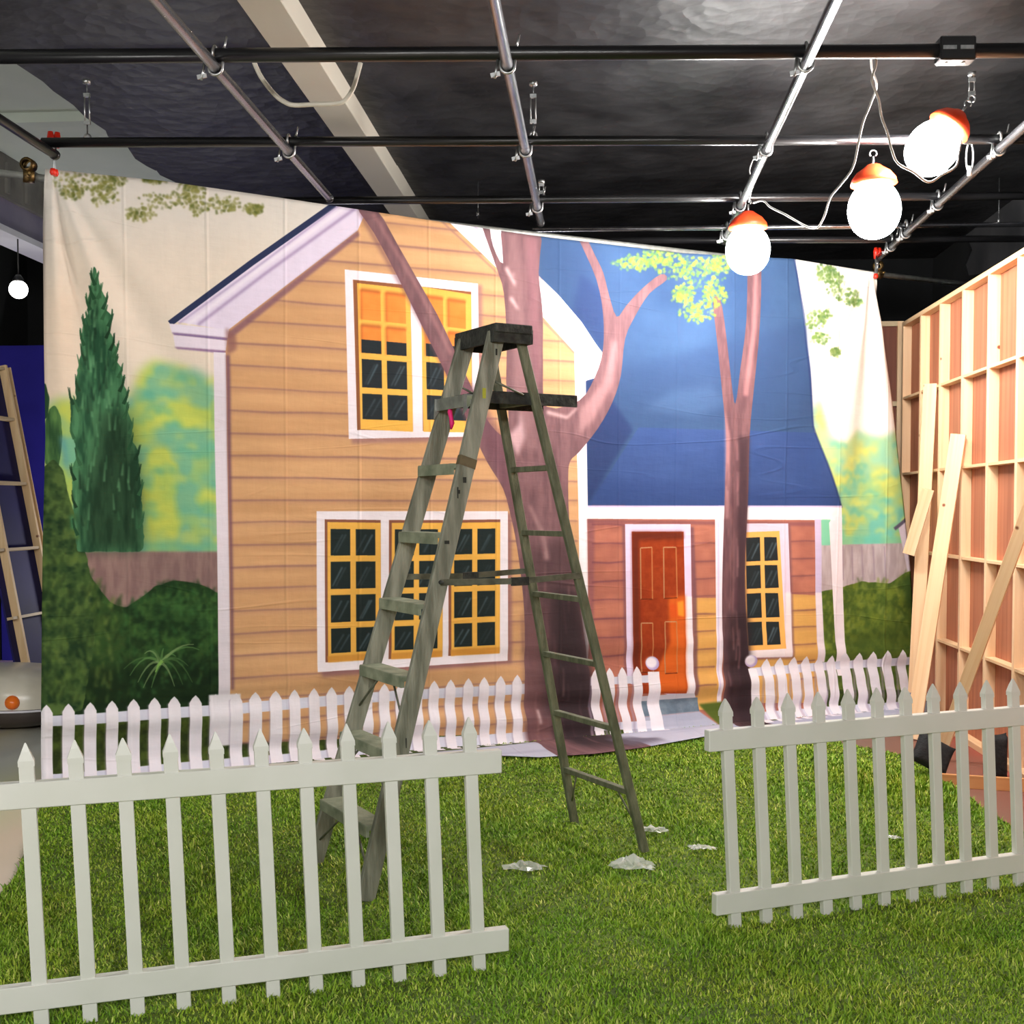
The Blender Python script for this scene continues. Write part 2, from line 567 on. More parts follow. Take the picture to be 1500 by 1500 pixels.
    for k in range(150):
        i = rng.randrange(len(CY))
        x, y = CY[i]
        if 400 < y < 790:
            sg = 1 if x > 140 else -1
            stroke([(x - sg * 5, y + 14), (x, y + 3), (x + sg * rng.uniform(0, 3.5), y - rng.uniform(4, 12))], (5, 1), rng.choice([(38, 78, 50), (56, 100, 66), (30, 58, 38)]), 0, a=.8)
    # ---- right-hand trees, fence, hedge, shed
    RT = [(1188, 600), (1200, 585), (1215, 640), (1235, 650), (1255, 630), (1290, 640), (1345, 620), (1345, 800), (1195, 800)]
    fill(RT, (152, 204, 170), 8, col2=(196, 208, 126), tex=N_blob, con=1.9)
    fill([(1195, 700), (1345, 690), (1345, 800), (1195, 800)], (90, 190, 180), 14, a=.5, col2=(184, 204, 100), tex=N_blob, con=2.5)
    for k in range(70):
        x, y = rng.uniform(1198, 1330), rng.uniform(650, 795)
        r = rng.uniform(4, 10)
        stroke([(x - r, y), (x, y - r * .6), (x + r, y)], (r * .7, r), (226, 226, 112) if rng.random() < .6 else (92, 188, 176), 4, a=.5)
    rect(1195, 785, 1345, 800, (110, 200, 176), 4, a=.6)
    fill([(1195, 799), (1345, 795), (1345, 870), (1195, 875)], (176, 160, 162), 1, col2=(196, 182, 184), tex=N_streak)
    for x in (1232, 1247, 1262, 1278, 1293):
        stroke([(x, 800), (x + 2, 850)], 2, (150, 130, 145), 1, a=.6)
    fill([(1313, 772), (1345, 750), (1345, 835), (1328, 838)], (216, 206, 222), 1)
    stroke([(1307, 775), (1345, 748)], 5, (96, 92, 112), 1)
    fill([(1195, 868), (1240, 858), (1262, 852), (1300, 855), (1325, 838), (1350, 832), (1350, 1010), (1195, 1010)], (110, 128, 46), 4, col2=(74, 96, 38), tex=N_leaf, con=3, jag=.3)
    dabs([(1195, 880), (1240, 862), (1262, 856), (1300, 860), (1325, 842), (1350, 836), (1350, 1000), (1195, 1005)], 360, [(128, 146, 58), (84, 106, 42), (104, 124, 46), (66, 88, 38), (140, 156, 70)], 12, 6)
    fill([(1240, 930), (1350, 900), (1350, 1000), (1200, 1010)], (66, 84, 32), 14, a=.6)
    fill([(1318, 845), (1350, 835), (1350, 900), (1325, 890)], (56, 84, 40), 8, a=.8)
    # ---- yellow house wall
    W_HI, W_LO, W_LN = (213, 166, 121), (200, 153, 109), (146, 106, 100)
    fill([(326, 470), (515, 300), (650, 300), (735, 380), (860, 520), (860, 1070), (320, 1090)], W_HI, 0, col2=W_LO, tex=N_wide, con=2)
    a0, z0 = on_cloth(335, 567)
    _, z1 = on_cloth(335, 895)
    dz = (z0 - z1) / 10

    def cloth_px(a, z):
        return ((a - TA0) / TRES, (z - TZ0) / TRES)

    def boards(aL, aR, zs, zlo, zhi, c, wid=.010, rag=True):
        for z in zs:
            if not zlo < z < zhi:
                continue
            l, r = aL(z), aR(z)
            n = max(2, int((r - l) / .25))
            up, dn = [], []
            for i in range(n + 1):
                aa = l + (r - l) * i / n
                e = wid * (0.7 + 0.6 * rng.random())
                off = rng.uniform(-.004, .004)
                up.append(cloth_px(aa, z + off))
                dn.append(cloth_px(aa, z + off - e))
            lay(mask(up + dn[::-1], 1, True), c, a=.8)
            up2 = [cloth_px(l, z), cloth_px(r, z), cloth_px(r, z - .03), cloth_px(l, z - .03)]
            lay(mask(up2, 3, True), c, a=.16)

    aw0 = on_cloth(336, 700)[0]
    aw1 = on_cloth(845, 700)[0]
    def gable_l(z):
        # the left roof slope, as painted
        ga, gz_ = on_cloth(336, 492)
        ha, hz = on_cloth(524, 340)
        return aw0 if z < gz_ else aw0 + (z - gz_) / (hz - gz_) * (ha - ga)

    boards(gable_l, lambda z: aw1, [z0 + dz * k for k in range(-16, 12)], .12, 3.4, W_LN)
    # roof fascia on the left slope
    fill([(250, 470), (488, 299), (540, 300), (524, 338), (334, 484)], (222, 210, 230), 0)
    fill([(330, 490), (524, 338), (527, 345), (336, 498)], (130, 92, 104), 2, a=.85)
    stroke([(249, 474), (369, 385), (490, 300)], 9, (44, 52, 84), 0)
    stroke([(262, 474), (376, 392), (498, 300)], 3, (178, 160, 196), 1, a=.8)
    stroke([(290, 476), (390, 400), (520, 306)], 4, (160, 138, 178), 2, a=.9)
    stroke([(275, 476), (384, 392), (506, 304)], 5, (236, 228, 240), 2, a=.8)
    fill([(248, 474), (336, 483), (334, 495), (252, 487)], (226, 216, 232), 0)
    fill([(252, 487), (334, 495), (333, 499), (256, 491)], (128, 104, 150), 1)
    fill([(254, 491), (333, 499), (331, 514), (257, 508)], (226, 214, 228), 0)
    fill([(256, 508), (331, 514), (330, 518), (260, 511)], (140, 110, 150), 1)
    fill([(331, 480), (346, 492), (347, 512), (333, 520)], (140, 96, 92), 3, a=.8)
    # corner board
    fill([(313, 516), (331, 517), (334, 700), (337, 1030), (320, 1030), (317, 760)], (226, 216, 226), 0)
    stroke([(334, 520), (337, 700), (340, 1010)], (6, 4), (118, 82, 96), 2, a=.9)
    # ---- upper window
    def panes(quads, c=(40, 46, 50)):
        for q in quads:
            fill(q, c, 0)
            (xa, ya), (xb, yb), (xc, yc), (xd, yd) = q
            for t in (rng.uniform(.25, .45), rng.uniform(.5, .7)):
                stroke([(xd + (xc - xd) * (t - .25), yd - 4), (xd + (xc - xd) * (t + .25), ya + 8)], (1.5, 2.5), (104, 128, 140), 1, a=rng.uniform(.1, .6))

    fill([(509, 398), (706, 418), (708, 646), (516, 650)], (150, 108, 112), 3, a=.7)
    fill([(505, 395), (700, 416), (702, 640), (512, 643)], (238, 228, 236), 0)
    fill([(517, 410), (690, 428), (691, 633), (524, 630)], (146, 92, 62), 0)
    fill([(523, 415), (600, 424), (604, 633), (529, 629)], (238, 182, 84), 0)
    fill([(614, 420), (690, 432), (690, 634), (619, 633)], (238, 180, 84), 0)
    fill([(600, 414), (616, 414), (618, 634), (604, 633)], (238, 228, 236), 0)

    def lerp(p, q, t):
        return (p[0] + (q[0] - p[0]) * t, p[1] + (q[1] - p[1]) * t)

    def grid(tl, tr, br, bl, us, vs):
        out = []
        for (v0, v1) in vs:
            for (u0, u1) in us:
                pt = lambda u, v: lerp(lerp(tl, tr, u), lerp(bl, br, u), v)
                out.append([pt(u0, v0), pt(u1, v0), pt(u1, v1), pt(u0, v1)])
        return out

    US = ((.05, .43), (.53, .91))
    VSU = ((.05, .265), (.305, .505), (.55, .755), (.80, .985))
    for box_ in (((524, 414), (600, 424), (603, 620), (528, 617)), ((618, 424), (688, 434), (688, 620), (621, 618))):
        g = grid(*box_, US, VSU)
        for q in g[:4]:
            fill(q, (228, 124, 52), 0, col2=(244, 148, 70), tex=N_cloud)
            stroke([q[0], q[1]], 5, (176, 90, 48), 2, a=.7)
            stroke([q[0], q[3]], 4, (186, 96, 48), 2, a=.6)
        for q in g[2:4]:
            fill([lerp(q[0], q[3], .52), lerp(q[1], q[2], .52), q[2], q[3]], (40, 46, 50), 0)
        panes(g[4:])
    # ---- triple lower window
    fill([(470, 754), (748, 752), (750, 972), (472, 992)], (140, 98, 104), 3, a=.75)
    fill([(465, 749), (743, 749), (744, 968), (466, 985)], (238, 230, 238), 0)
    VSL = ((.06, .255), (.30, .50), (.545, .745), (.79, .97))
    for box_ in (((481, 763), (558, 764), (559, 966), (482, 971)), ((574, 764), (648, 764), (648, 962), (574, 966)), ((660, 764), (732, 763), (732, 957), (661, 961))):
        (x0, y0), (x1, y1), (x2, y2), (x3, y3) = box_
        fill([(x0 - 4, y0 - 2), (x1, y1 - 2), (x2, y2), (x3 - 4, y3)], (138, 88, 70), 0)
        fill([(x0, y0 + 2), (x1, y1 + 2), (x2, y2), (x3, y3)], (234, 178, 82), 0)
        fill([(x0, y3 - 9), (x1, y2 - 9), (x2, y2), (x3, y3)], (214, 150, 66), 1)
        panes(grid((x0, y0), (x1, y1), (x2, y2 - 7), (x3, y3 - 7), ((.06, .43), (.535, .90)), VSL), (34, 44, 44))
    # ---- blue roof
    ROOF = [(715, 318), (1161, 370), (1168, 400), (1176, 460), (1185, 540), (1190, 620), (1193, 640), (1212, 692), (1229, 744), (858, 744), (858, 560), (886, 520), (818, 432), (790, 405), (735, 360)]
    fill(ROOF, (52, 76, 112), 0, col2=(62, 88, 124), tex=N_cloud, con=1.6)
    fill([(790, 340), (870, 350), (900, 480), (850, 480), (800, 420)], (50, 70, 108), 18, a=.5)
    fill([(850, 400), (888, 430), (888, 520), (838, 460)], (44, 60, 102), 8, a=.7)
    fill([(858, 555), (1185, 470), (1190, 628), (935, 625), (858, 720)], (50, 71, 108), 12, a=.6)
    fill([(860, 742), (938, 626), (1193, 634), (1212, 692), (1229, 744)], (51, 73, 122), 0, col2=(58, 80, 130), tex=N_cloud)
    fill([(860, 700), (1222, 720), (1229, 744), (860, 744)], (46, 66, 116), 10, a=.6)
    fill([(858, 556), (876, 556), (930, 630), (858, 742)], (40, 54, 96), 5, a=.8)
    fill([(945, 600), (985, 572), (1040, 566), (1070, 590), (1020, 610)], (74, 100, 138), 9, a=.5)
    stroke([(1163, 375), (1177, 460), (1190, 625), (1229, 744)], 3, (42, 56, 100), 1, a=.7)
    # right-hand fascia and corner board
    fill([(636, 305), (722, 322), (760, 375), (795, 412), (822, 437), (852, 472), (884, 520), (879, 552), (858, 558), (860, 745), (846, 745), (841, 516), (800, 470), (745, 410), (700, 366)], (243, 238, 244), 0)
    stroke([(684, 322), (760, 392)], 3, (200, 180, 214), 1, a=.8)
    stroke([(640, 318), (720, 392), (799, 474), (842, 518)], 3, (160, 120, 110), 1, a=.7)
    fill([(846, 740), (860, 740), (862, 1020), (848, 1020)], (243, 238, 244), 0)
    # ---- porch
    P_HI, P_LO = (186, 118, 98), (168, 104, 88)
    fill([(859, 758), (1198, 762), (1204, 1060), (862, 1060)], P_HI, 0, col2=P_LO, tex=N_blob)
    fill([(1016, 876), (1052, 876), (1056, 1040), (1018, 1040)], (220, 166, 92), 0)
    fill([(1150, 870), (1196, 872), (1204, 1030), (1090, 1030), (1092, 968), (1158, 962)], (220, 168, 94), 0)
    fill([(859, 758), (870, 762), (868, 960), (862, 960)], (132, 84, 92), 3, a=.7)
    stroke([(860, 764), (1195, 768)], 6, (126, 78, 84), 2, a=.7)
    ap0, zq0 = on_cloth(890, 823)
    _, zq1 = on_cloth(890, 960)
    dq = (zq0 - zq1) / 5
    boards(lambda z: on_cloth(866, 850)[0], lambda z: on_cloth(917, 850)[0], [zq0 + dq * k for k in range(-5, 4)], .1, 2, (112, 66, 78), .009)
    _, zr0 = on_cloth(1035, 795)
    _, zr1 = on_cloth(1035, 1002)
    dr = (zr0 - zr1) / 8
    boards(lambda z: on_cloth(1018, 850)[0], lambda z: on_cloth(1050, 850)[0], [zr0 - dr * k for k in range(0, 9)], .1, 2, (124, 78, 80), .009)
    _, zs0 = on_cloth(1175, 792)
    _, zs1 = on_cloth(1175, 918)
    ds = (zs0 - zs1) / 5
    boards(lambda z: on_cloth(1158, 850)[0], lambda z: on_cloth(1196, 850)[0], [zs0 - ds * k for k in range(0, 9)], .1, 2, (124, 78, 80), .009)
    # door
    stroke([(1014, 772), (1018, 880), (1020, 1020)], 7, (116, 78, 88), 2, a=.8)
    stroke([(915, 770), (917, 990)], 5, (116, 78, 88), 2, a=.7)
    fill([(917, 768), (1013, 768), (1014, 876), (1018, 1022), (1006, 1026), (918, 1000)], (222, 206, 234), 0)
    fill([(1005, 874), (1014, 874), (1018, 1022), (1006, 1024)], (240, 230, 236), 1)
    fill([(927, 779), (1003, 779), (1006, 1016), (928, 1016)], (156, 62, 28), 0, col2=(142, 53, 24), tex=N_fine)
    fill([(927, 779), (1003, 779), (1003, 790), (938, 792), (938, 1010), (928, 1012)], (92, 38, 26), 4, a=.8)
    fill([(980, 876), (1005, 872), (1006, 1014), (950, 1014), (982, 940)], (216, 100, 36), 4, a=.9)
    fill([(982, 885), (1003, 885), (1004, 905), (983, 905)], (214, 84, 32), 3, a=.8)
    fill([(993, 882), (1002, 880), (1003, 904), (994, 902)], (240, 150, 50), 2)
    for q in (((940, 803), (957, 802), (957, 878), (940, 878)), ((974, 802), (992, 802), (993, 876), (974, 877)), ((940, 913), (957, 913), (957, 985), (940, 985)), ((975, 911), (992, 911), (993, 986), (975, 987))):
        stroke([q[0], q[1]], 1.6, (190, 140, 100), 0)
        stroke([q[0], q[3]], 1.6, (176, 130, 90), 0)
        stroke([q[1], q[2]], 1.6, (190, 130, 80), 0, a=.8)
        stroke([q[3], q[2]], 1.6, (96, 40, 20), 0, a=.8)
    # right window
    fill([(1093, 767), (1158, 769), (1163, 965), (1095, 967)], (122, 84, 92), 2, a=.7)
    fill([(1086, 767), (1155, 767), (1160, 962), (1088, 964)], (224, 204, 222), 0)
    fill([(1150, 868), (1158, 868), (1160, 962), (1088, 964), (1088, 954), (1150, 950)], (240, 226, 228), 2)
    fill([(1088, 780), (1143, 778), (1151, 950), (1090, 954)], (244, 180, 96), 0)
    for (ya, yb) in ((788, 822), (829, 862), (870, 905), (912, 945)):
        d = (ya - 788) * .02
        panes([[(1094 + d, ya), (1115 + d, ya - 1), (1116 + d, yb), (1095 + d, yb + 1)], [(1121 + d, ya - 1), (1139 + d, ya - 1), (1141 + d, yb - 1), (1122 + d, yb)]], (38, 44, 46))
    # porch beam, posts
    fill([(846, 741), (1229, 741), (1230, 760), (1216, 762), (846, 760)], (246, 240, 244), 0)
    stroke([(860, 742), (1229, 742)], 2, (170, 150, 200), 1, a=.8)
    fill([(1190, 761), (1199, 761), (1201, 866), (1209, 970), (1198, 970), (1192, 866)], (206, 192, 222), 0)
    fill([(1192, 868), (1201, 868), (1209, 970), (1198, 970)], (240, 228, 234), 1)
    fill([(1199, 761), (1212, 761), (1214, 798), (1200, 798)], (130, 204, 168), 1)
    fill([(1210, 766), (1216, 756), (1230, 758), (1234, 870), (1241, 990), (1228, 990), (1218, 870)], (244, 234, 240), 0)
    fill([(1048, 760), (1061, 760), (1062, 900), (1058, 1030), (1052, 1030), (1050, 900)], (240, 228, 240), 0)
    stroke([(1053, 764), (1054, 1020)], 2, (200, 186, 220), 1, a=.7)
    # step and path
    fill([(940, 1020), (1006, 1016), (1018, 1016), (1022, 1024), (940, 1028)], (206, 200, 208), 0)
    fill([(938, 1028), (1024, 1022), (1025, 1042), (938, 1050)], (118, 134, 148), 0, col2=(96, 112, 128), tex=N_fine)
    fill([(938, 1050), (1025, 1042), (1048, 1060), (1066, 1078), (1066, 1110), (860, 1120)], (168, 172, 192), 1, col2=(186, 188, 204), tex=N_wide)
    fill([(1025, 1032), (1060, 1028), (1062, 1076)], (84, 100, 40), 2)
    # ---- pale kerb along the bottom
    kerb = [(50, 1166), (164, 1154), (287, 1140), (433, 1131), (650, 1111), (780, 1097), (880, 1086), (960, 1080), (1066, 1072), (1150, 1060), (1360, 1040), (1360, 1300), (50, 1400)]
    fill(kerb, (190, 192, 210), 1, col2=(168, 170, 194), tex=N_wide, con=3)
    # ---- painted picket fences
    PK = (236, 230, 238)

    def yl(tab, x):
        return float(np.interp(x, [t[0] for t in tab], [t[1] for t in tab]))

    def rail(tab, x0, x1, th):
        xs = np.linspace(x0, x1, 12)
        fill([(x, yl(tab, x) - th / 2) for x in xs] + [(x, yl(tab, x) + th / 2) for x in xs[::-1]], (212, 212, 228), 0)

    def picket(x, yt, yb, wd, xb=None):
        xb = x if xb is None else xb
        h = wd * .5
        fill([(x - h - 1.5, yt + 11), (x - h - 2, yb), (x - h + 2, yb), (x - h + 2, yt + 9)], (160, 146, 170), 1, a=.5)
        fill([(x, yt), (x + h * .55, yt + 5), (x + h, yt + 12), (xb + h, yb), (xb - h, yb), (x - h, yt + 12), (x - h * .55, yt + 5)], PK, 0)

    up = [(68, 1056), (310, 1041), (390, 1034), (487, 1027), (600, 1018), (760, 1010), (870, 998), (960, 994)]
    lo = [(68, 1140), (287, 1122), (360, 1115), (470, 1107), (620, 1088), (760, 1080), (870, 1064), (960, 1060)]
    bt = [(68, 1163), (164, 1151), (287, 1137), (433, 1128), (650, 1108), (760, 1097), (900, 1082), (960, 1078)]
    rail(up, 60, 772, 15)
    rail(lo, 60, 772, 14)
    fill([(306, 1018), (352, 1016), (354, 1090), (310, 1095)], PK, 1)
    xs = [68, 100, 132, 164, 196, 227, 256, 287, 316, 346, 374, 404, 432, 461, 487, 513, 539, 564, 588, 612, 636, 660, 686, 709, 733, 757]
    for x in xs:
        picket(x, float(np.interp(x, [68, 316, 487, 636, 757], [1032, 1017, 1007, 997, 988])), yl(bt, x), 18 if x < 420 else 16 - (x - 420) * .006)
    # ---- big tree
    BARK, BARK2 = (128, 95, 99), (152, 116, 119)
    trunk = [(523, 303), (552, 308), (583, 360), (612, 412), (640, 462), (664, 512), (692, 572), (716, 620), (741, 640), (744, 600), (741, 560), (742, 500), (738, 430), (728, 395), (714, 355), (705, 326), (716, 330), (722, 360), (737, 386), (737, 325), (790, 335), (789, 400), (795, 460), (795, 540), (800, 596), (848, 587), (872, 552), (884, 512), (884, 460), (874, 410), (852, 360), (846, 345), (858, 348), (872, 375), (884, 400), (892, 430), (904, 464), (918, 448), (940, 424), (968, 402), (977, 410), (952, 430), (932, 462), (917, 496), (911, 550), (898, 590), (876, 628), (848, 662), (834, 676), (831, 700), (832, 760), (840, 830), (850, 900), (860, 970), (872, 1040), (884, 1100), (896, 1160), (766, 1170), (772, 1090), (768, 1020), (768, 920), (764, 860), (756, 800), (748, 760), (736, 716), (712, 676), (690, 630), (652, 548), (618, 480), (580, 402), (548, 342)]
    def smooth(pts, n=3):
        out, m = [], len(pts)
        for i in range(m):
            p0, p1, p2, p3 = (Vector(pts[(i + j - 1) % m]) for j in range(4))
            for k in range(n):
                t = k / n
                q = .5 * (2 * p1 + (p2 - p0) * t + (2 * p0 - 5 * p1 + 4 * p2 - p3) * t * t + (3 * p1 - p0 - 3 * p2 + p3) * t ** 3)
                out.append((q.x, q.y))
        return out

    trunk = smooth(trunk)
    fill(trunk, BARK, 0, col2=(108, 79, 84), tex=N_streak, con=2.2)
    fill([(742, 340), (760, 340), (772, 560), (790, 660), (770, 660), (750, 560)], BARK2, 7, a=.55)
    fill([(770, 345), (786, 350), (792, 560), (780, 560)], (140, 98, 106), 6, a=.7)
    fill([(850, 600), (884, 560), (898, 500), (906, 500), (900, 560), (872, 612), (846, 640)], (190, 146, 148), 6, a=.6)
    fill([(742, 640), (760, 622), (762, 600), (768, 640), (758, 668)], (222, 184, 190), 5, a=.75)
    for p in ([(741, 392), (756, 420), (752, 400)], [(748, 436), (760, 456), (752, 446)], [(800, 604), (830, 612), (845, 598)]):
        stroke(p, (5, 2), (230, 196, 196), 3, a=.8)
    fill([(690, 560), (740, 645), (752, 760), (740, 720), (700, 640), (650, 540)], (112, 76, 88), 6, a=.6)
    fill([(775, 800), (832, 790), (862, 960), (884, 1100), (790, 1100), (775, 950)], (80, 60, 64), 14, a=.75)
    fill([(806, 860), (846, 870), (884, 1120), (815, 1120)], (52, 42, 46), 14, a=.85)
    fill([(768, 900), (790, 880), (796, 1090), (770, 1100)], (118, 84, 86), 9, a=.8)
    fill([(767, 1060), (806, 1050), (808, 1110), (772, 1112)], (128, 92, 94), 5, a=.8)
    stroke([(788, 1040), (790, 1060)], 4, (190, 160, 160), 2)
    stroke([(774, 740), (792, 780), (800, 820)], (3, 8), (200, 160, 160), 4, a=.6)
    for k in range(60):
        y = rng.uniform(640, 1080)
        x = rng.uniform(745 + (y - 640) * .06, 825 + (y - 640) * .1)
        stroke([(x, y), (x + rng.uniform(0, 6), y + rng.uniform(20, 60))], (1, 3), rng.choice([(96, 66, 74), (176, 132, 132), (110, 78, 84)]), 2, a=.35)
    stroke([(526, 308), (600, 440), (660, 560), (700, 650)], (6, 8), (112, 76, 84), 4, a=.6)
    stroke([(546, 312), (610, 420), (660, 520)], (6, 6), (170, 122, 124), 3, a=.5)
    fill([(862, 1098), (900, 1094), (930, 1110), (870, 1125)], (98, 92, 108), 5, a=.8)
    # middle fence
    rail(up, 864, 960, 11)
    rail(lo, 868, 960, 11)
    for x, t, b, xb in ((871, 980, 1082, 876), (892, 978, 1080, 897), (911, 977, 1079, 917), (933, 976, 1078, 938)):
        picket(x, t, b, 13, xb)
    fill([(949, 984), (966, 984), (970, 1078), (951, 1078)], PK, 0)

    def ball(cx, cy, r):
        pts = [(cx + r * math.cos(t * .35), cy + r * math.sin(t * .35)) for t in range(18)]
        fill(pts, (176, 158, 204), 0)
        fill([(cx - 1.5 + r * .82 * math.cos(t * .35), cy - 1.5 + r * .82 * math.sin(t * .35)) for t in range(18)], (238, 230, 240), 2)

    ball(956.5, 972, 10)
    # ---- second tree
    t2 = [(1062, 1110), (1062, 1000), (1059, 900), (1060, 800), (1063, 700), (1064, 640), (1057, 570), (1050, 500), (1044, 440), (1055, 440), (1063, 490), (1071, 560), (1077, 592), (1084, 540), (1093, 470), (1097, 370), (1114, 370), (1113, 470), (1105, 560), (1098, 640), (1096, 740), (1093, 840), (1096, 930), (1100, 1010), (1103, 1110)]
    t2 = smooth(t2)
    fill(t2, (118, 85, 88), 0, col2=(98, 70, 75), tex=N_streak)
    fill([(1082, 640), (1098, 640), (1094, 840), (1100, 1010), (1103, 1110), (1082, 1110), (1080, 860)], (62, 46, 52), 5, a=.8)
    fill([(1066, 900), (1100, 900), (1103, 1110), (1064, 1110)], (48, 36, 40), 10, a=.7)
    fill([(1062, 600), (1070, 640), (1068, 760), (1063, 760)], (190, 140, 142), 3, a=.6)
    stroke([(1108, 380), (1104, 480), (1092, 580)], (5, 8), (184, 132, 132), 3, a=.6)
    for k in range(26):
        y = rng.uniform(640, 1000)
        x = rng.uniform(1064, 1092)
        stroke([(x, y), (x + rng.uniform(-2, 2), y + rng.uniform(20, 60))], (1, 2.5), rng.choice([(84, 56, 66), (180, 130, 132)]), 2, a=.4)
    # ---- right fence
    up3 = [(1100, 985), (1200, 977), (1330, 968), (1360, 966)]
    lo3 = [(1100, 1050), (1200, 1043), (1330, 1032), (1360, 1030)]
    rail(up3, 1100, 1350, 12)
    rail(lo3, 1108, 1350, 12)
    for x, t, xb in ((1124, 965, 1132), (1143, 963, 1150), (1163, 962, 1171), (1181, 961, 1188), (1201, 962, 1210), (1219, 960, 1226), (1258, 956, 1266), (1277, 954, 1285), (1297, 952, 1305), (1319, 951, 1326), (1340, 949, 1346)):
        picket(x, t, float(np.interp(xb, [1100, 1360], [1070, 1046])), 13.5, xb)
    fill([(1232, 962), (1238, 955), (1246, 966), (1253, 1058), (1238, 1060)], PK, 0)
    fill([(1098, 980), (1110, 980), (1116, 1068), (1104, 1070)], PK, 0)
    ball(1102, 969, 9)
    # ---- leaves
    def leaves(blobs, cols, n, ln, sd):
        q = random.Random(sd)
        for (cx, cy, rx, ry) in blobs:
            for k in range(n):
                t, r = q.uniform(0, 6.28), q.random() ** .6
                x, y = cx + rx * r * math.cos(t), cy + ry * r * math.sin(t)
                an = q.uniform(-.9, 2.4)
                l = ln * q.uniform(.3, .9)
                stroke([(x, y), (x + l * math.cos(an) * .5, y + l * math.sin(an) * .5), (x + l * math.cos(an), y + l * math.sin(an))], (3.0, 4.0), q.choice(cols), 1, a=q.uniform(.3, .85))

    OL = [(112, 116, 52), (134, 134, 70), (86, 96, 42), (148, 146, 88)]
    leaves([(120, 262, 45, 14), (105, 280, 18, 12), (152, 285, 22, 16), (165, 265, 20, 12), (240, 292, 40, 12), (205, 312, 24, 9), (285, 295, 16, 20), (280, 272, 20, 10), (325, 298, 28, 12), (370, 305, 14, 8), (225, 262, 18, 4)], OL, 80, 8, 1)
    LY = [(142, 164, 52), (118, 150, 54), (158, 174, 72), (92, 130, 72)]
    leaves([(930, 385, 32, 10), (960, 375, 28, 12), (990, 390, 34, 18), (1030, 400, 36, 24), (1045, 430, 18, 22), (1000, 430, 18, 14), (1020, 455, 24, 16), (1055, 385, 22, 14)], LY, 95, 8, 2)
    LR = [(122, 150, 78), (100, 130, 64), (140, 164, 100), (88, 122, 72)]
    leaves([(1208, 395, 14, 12), (1222, 415, 14, 16), (1240, 432, 18, 10), (1250, 442, 12, 5), (1192, 470, 14, 16), (1205, 462, 10, 10), (1200, 495, 12, 10), (1222, 515, 8, 5), (1215, 405, 20, 8)], LR, 60, 7, 3)
    # overall brush texture
    img[:] *= (1 + (N_fine[..., None] - .5) * .03)
    return np.clip(img, 0, 255) / 255.0


ART = paint_backdrop()
# ------------------------------------------------------------------ the room
XS = -4.95
XL, XR, YB, YF = -6.2, 3.4, 12.6, -4.5
CEIL = 4.12
m, nt, b = new_mat('painted_studio_floor')
tc = nt.nodes.new('ShaderNodeTexCoord')
sx = nt.nodes.new('ShaderNodeSeparateXYZ')
nt.links.new(tc.outputs['Object'], sx.inputs[0])
nz = nt.nodes.new('ShaderNodeTexNoise')
nz.inputs['Scale'].default_value = 1.3
nz.inputs['Detail'].default_value = 5
nt.links.new(tc.outputs['Object'], nz.inputs['Vector'])
ad = nt.nodes.new('ShaderNodeMath')
ad.operation = 'MULTIPLY_ADD'
ad.inputs[1].default_value = 0.6
nt.links.new(nz.outputs['Fac'], ad.inputs[0])
nt.links.new(sx.outputs['X'], ad.inputs[2])
mr = nt.nodes.new('ShaderNodeMapRange')
mr.inputs['From Min'].default_value = -5.0
mr.inputs['From Max'].default_value = 5.0
nt.links.new(ad.outputs[0], mr.inputs['Value'])
rp = nt.nodes.new('ShaderNodeValToRGB')
els = rp.color_ramp.elements
els[0].position, els[0].color = 0.0, (*lin((186, 160, 186)), 1)
els[1].position, els[1].color = 1.0, (*lin((150, 66, 54)), 1)
for pos, c in ((0.09, (206, 180, 206)), (0.12, (224, 212, 180)), (0.15, (206, 208, 200)), (0.2, (214, 214, 176)), (0.25, (226, 208, 186)), (0.31, (230, 214, 200)), (0.45, (120, 104, 92)), (0.7, (126, 98, 84)), (0.755, (134, 84, 70)), (0.78, (158, 70, 56))):
    e = els.new(pos)
    e.color = (*lin(c), 1)
nt.links.new(mr.outputs['Result'], rp.inputs['Fac'])
nt.links.new(rp.outputs['Color'], b.inputs['Base Color'])
b.inputs['Roughness'].default_value = 0.55
M['floor'] = m
structure(MB().box((XL - .1, YF, -0.1), (XR + .1, YB, 0)).build('floor', M['floor']))
M['wall_black'] = noise_mat('black_drape_wall', (9, 11, 13), (17, 20, 22), scale=3, rough=0.9)
M['wall_grey'] = noise_mat('dark_grey_plaster', (62, 63, 66), (84, 84, 86), scale=2, rough=0.8, bump=0.2)
M['wall_studio'] = noise_mat('grey_studio_wall', (120, 120, 118), (136, 136, 132), scale=2, rough=0.9)
structure(MB().box((XL - .1, YB, 0), (XR + .1, YB + .1, 4.6)).build('wall_back', M['wall_black']))
structure(MB().box((XL - .1, YF, 0), (XL, YB, 4.6)).build('wall_left', M['wall_black']))
structure(MB().box((XR, YF, 0), (XR + .1, YB, 4.6)).build('wall_right', M['wall_grey']))
structure(MB().box((XL - .1, YF - .1, 0), (XR + .1, YF, 4.6)).build('wall_front', M['wall_studio']))
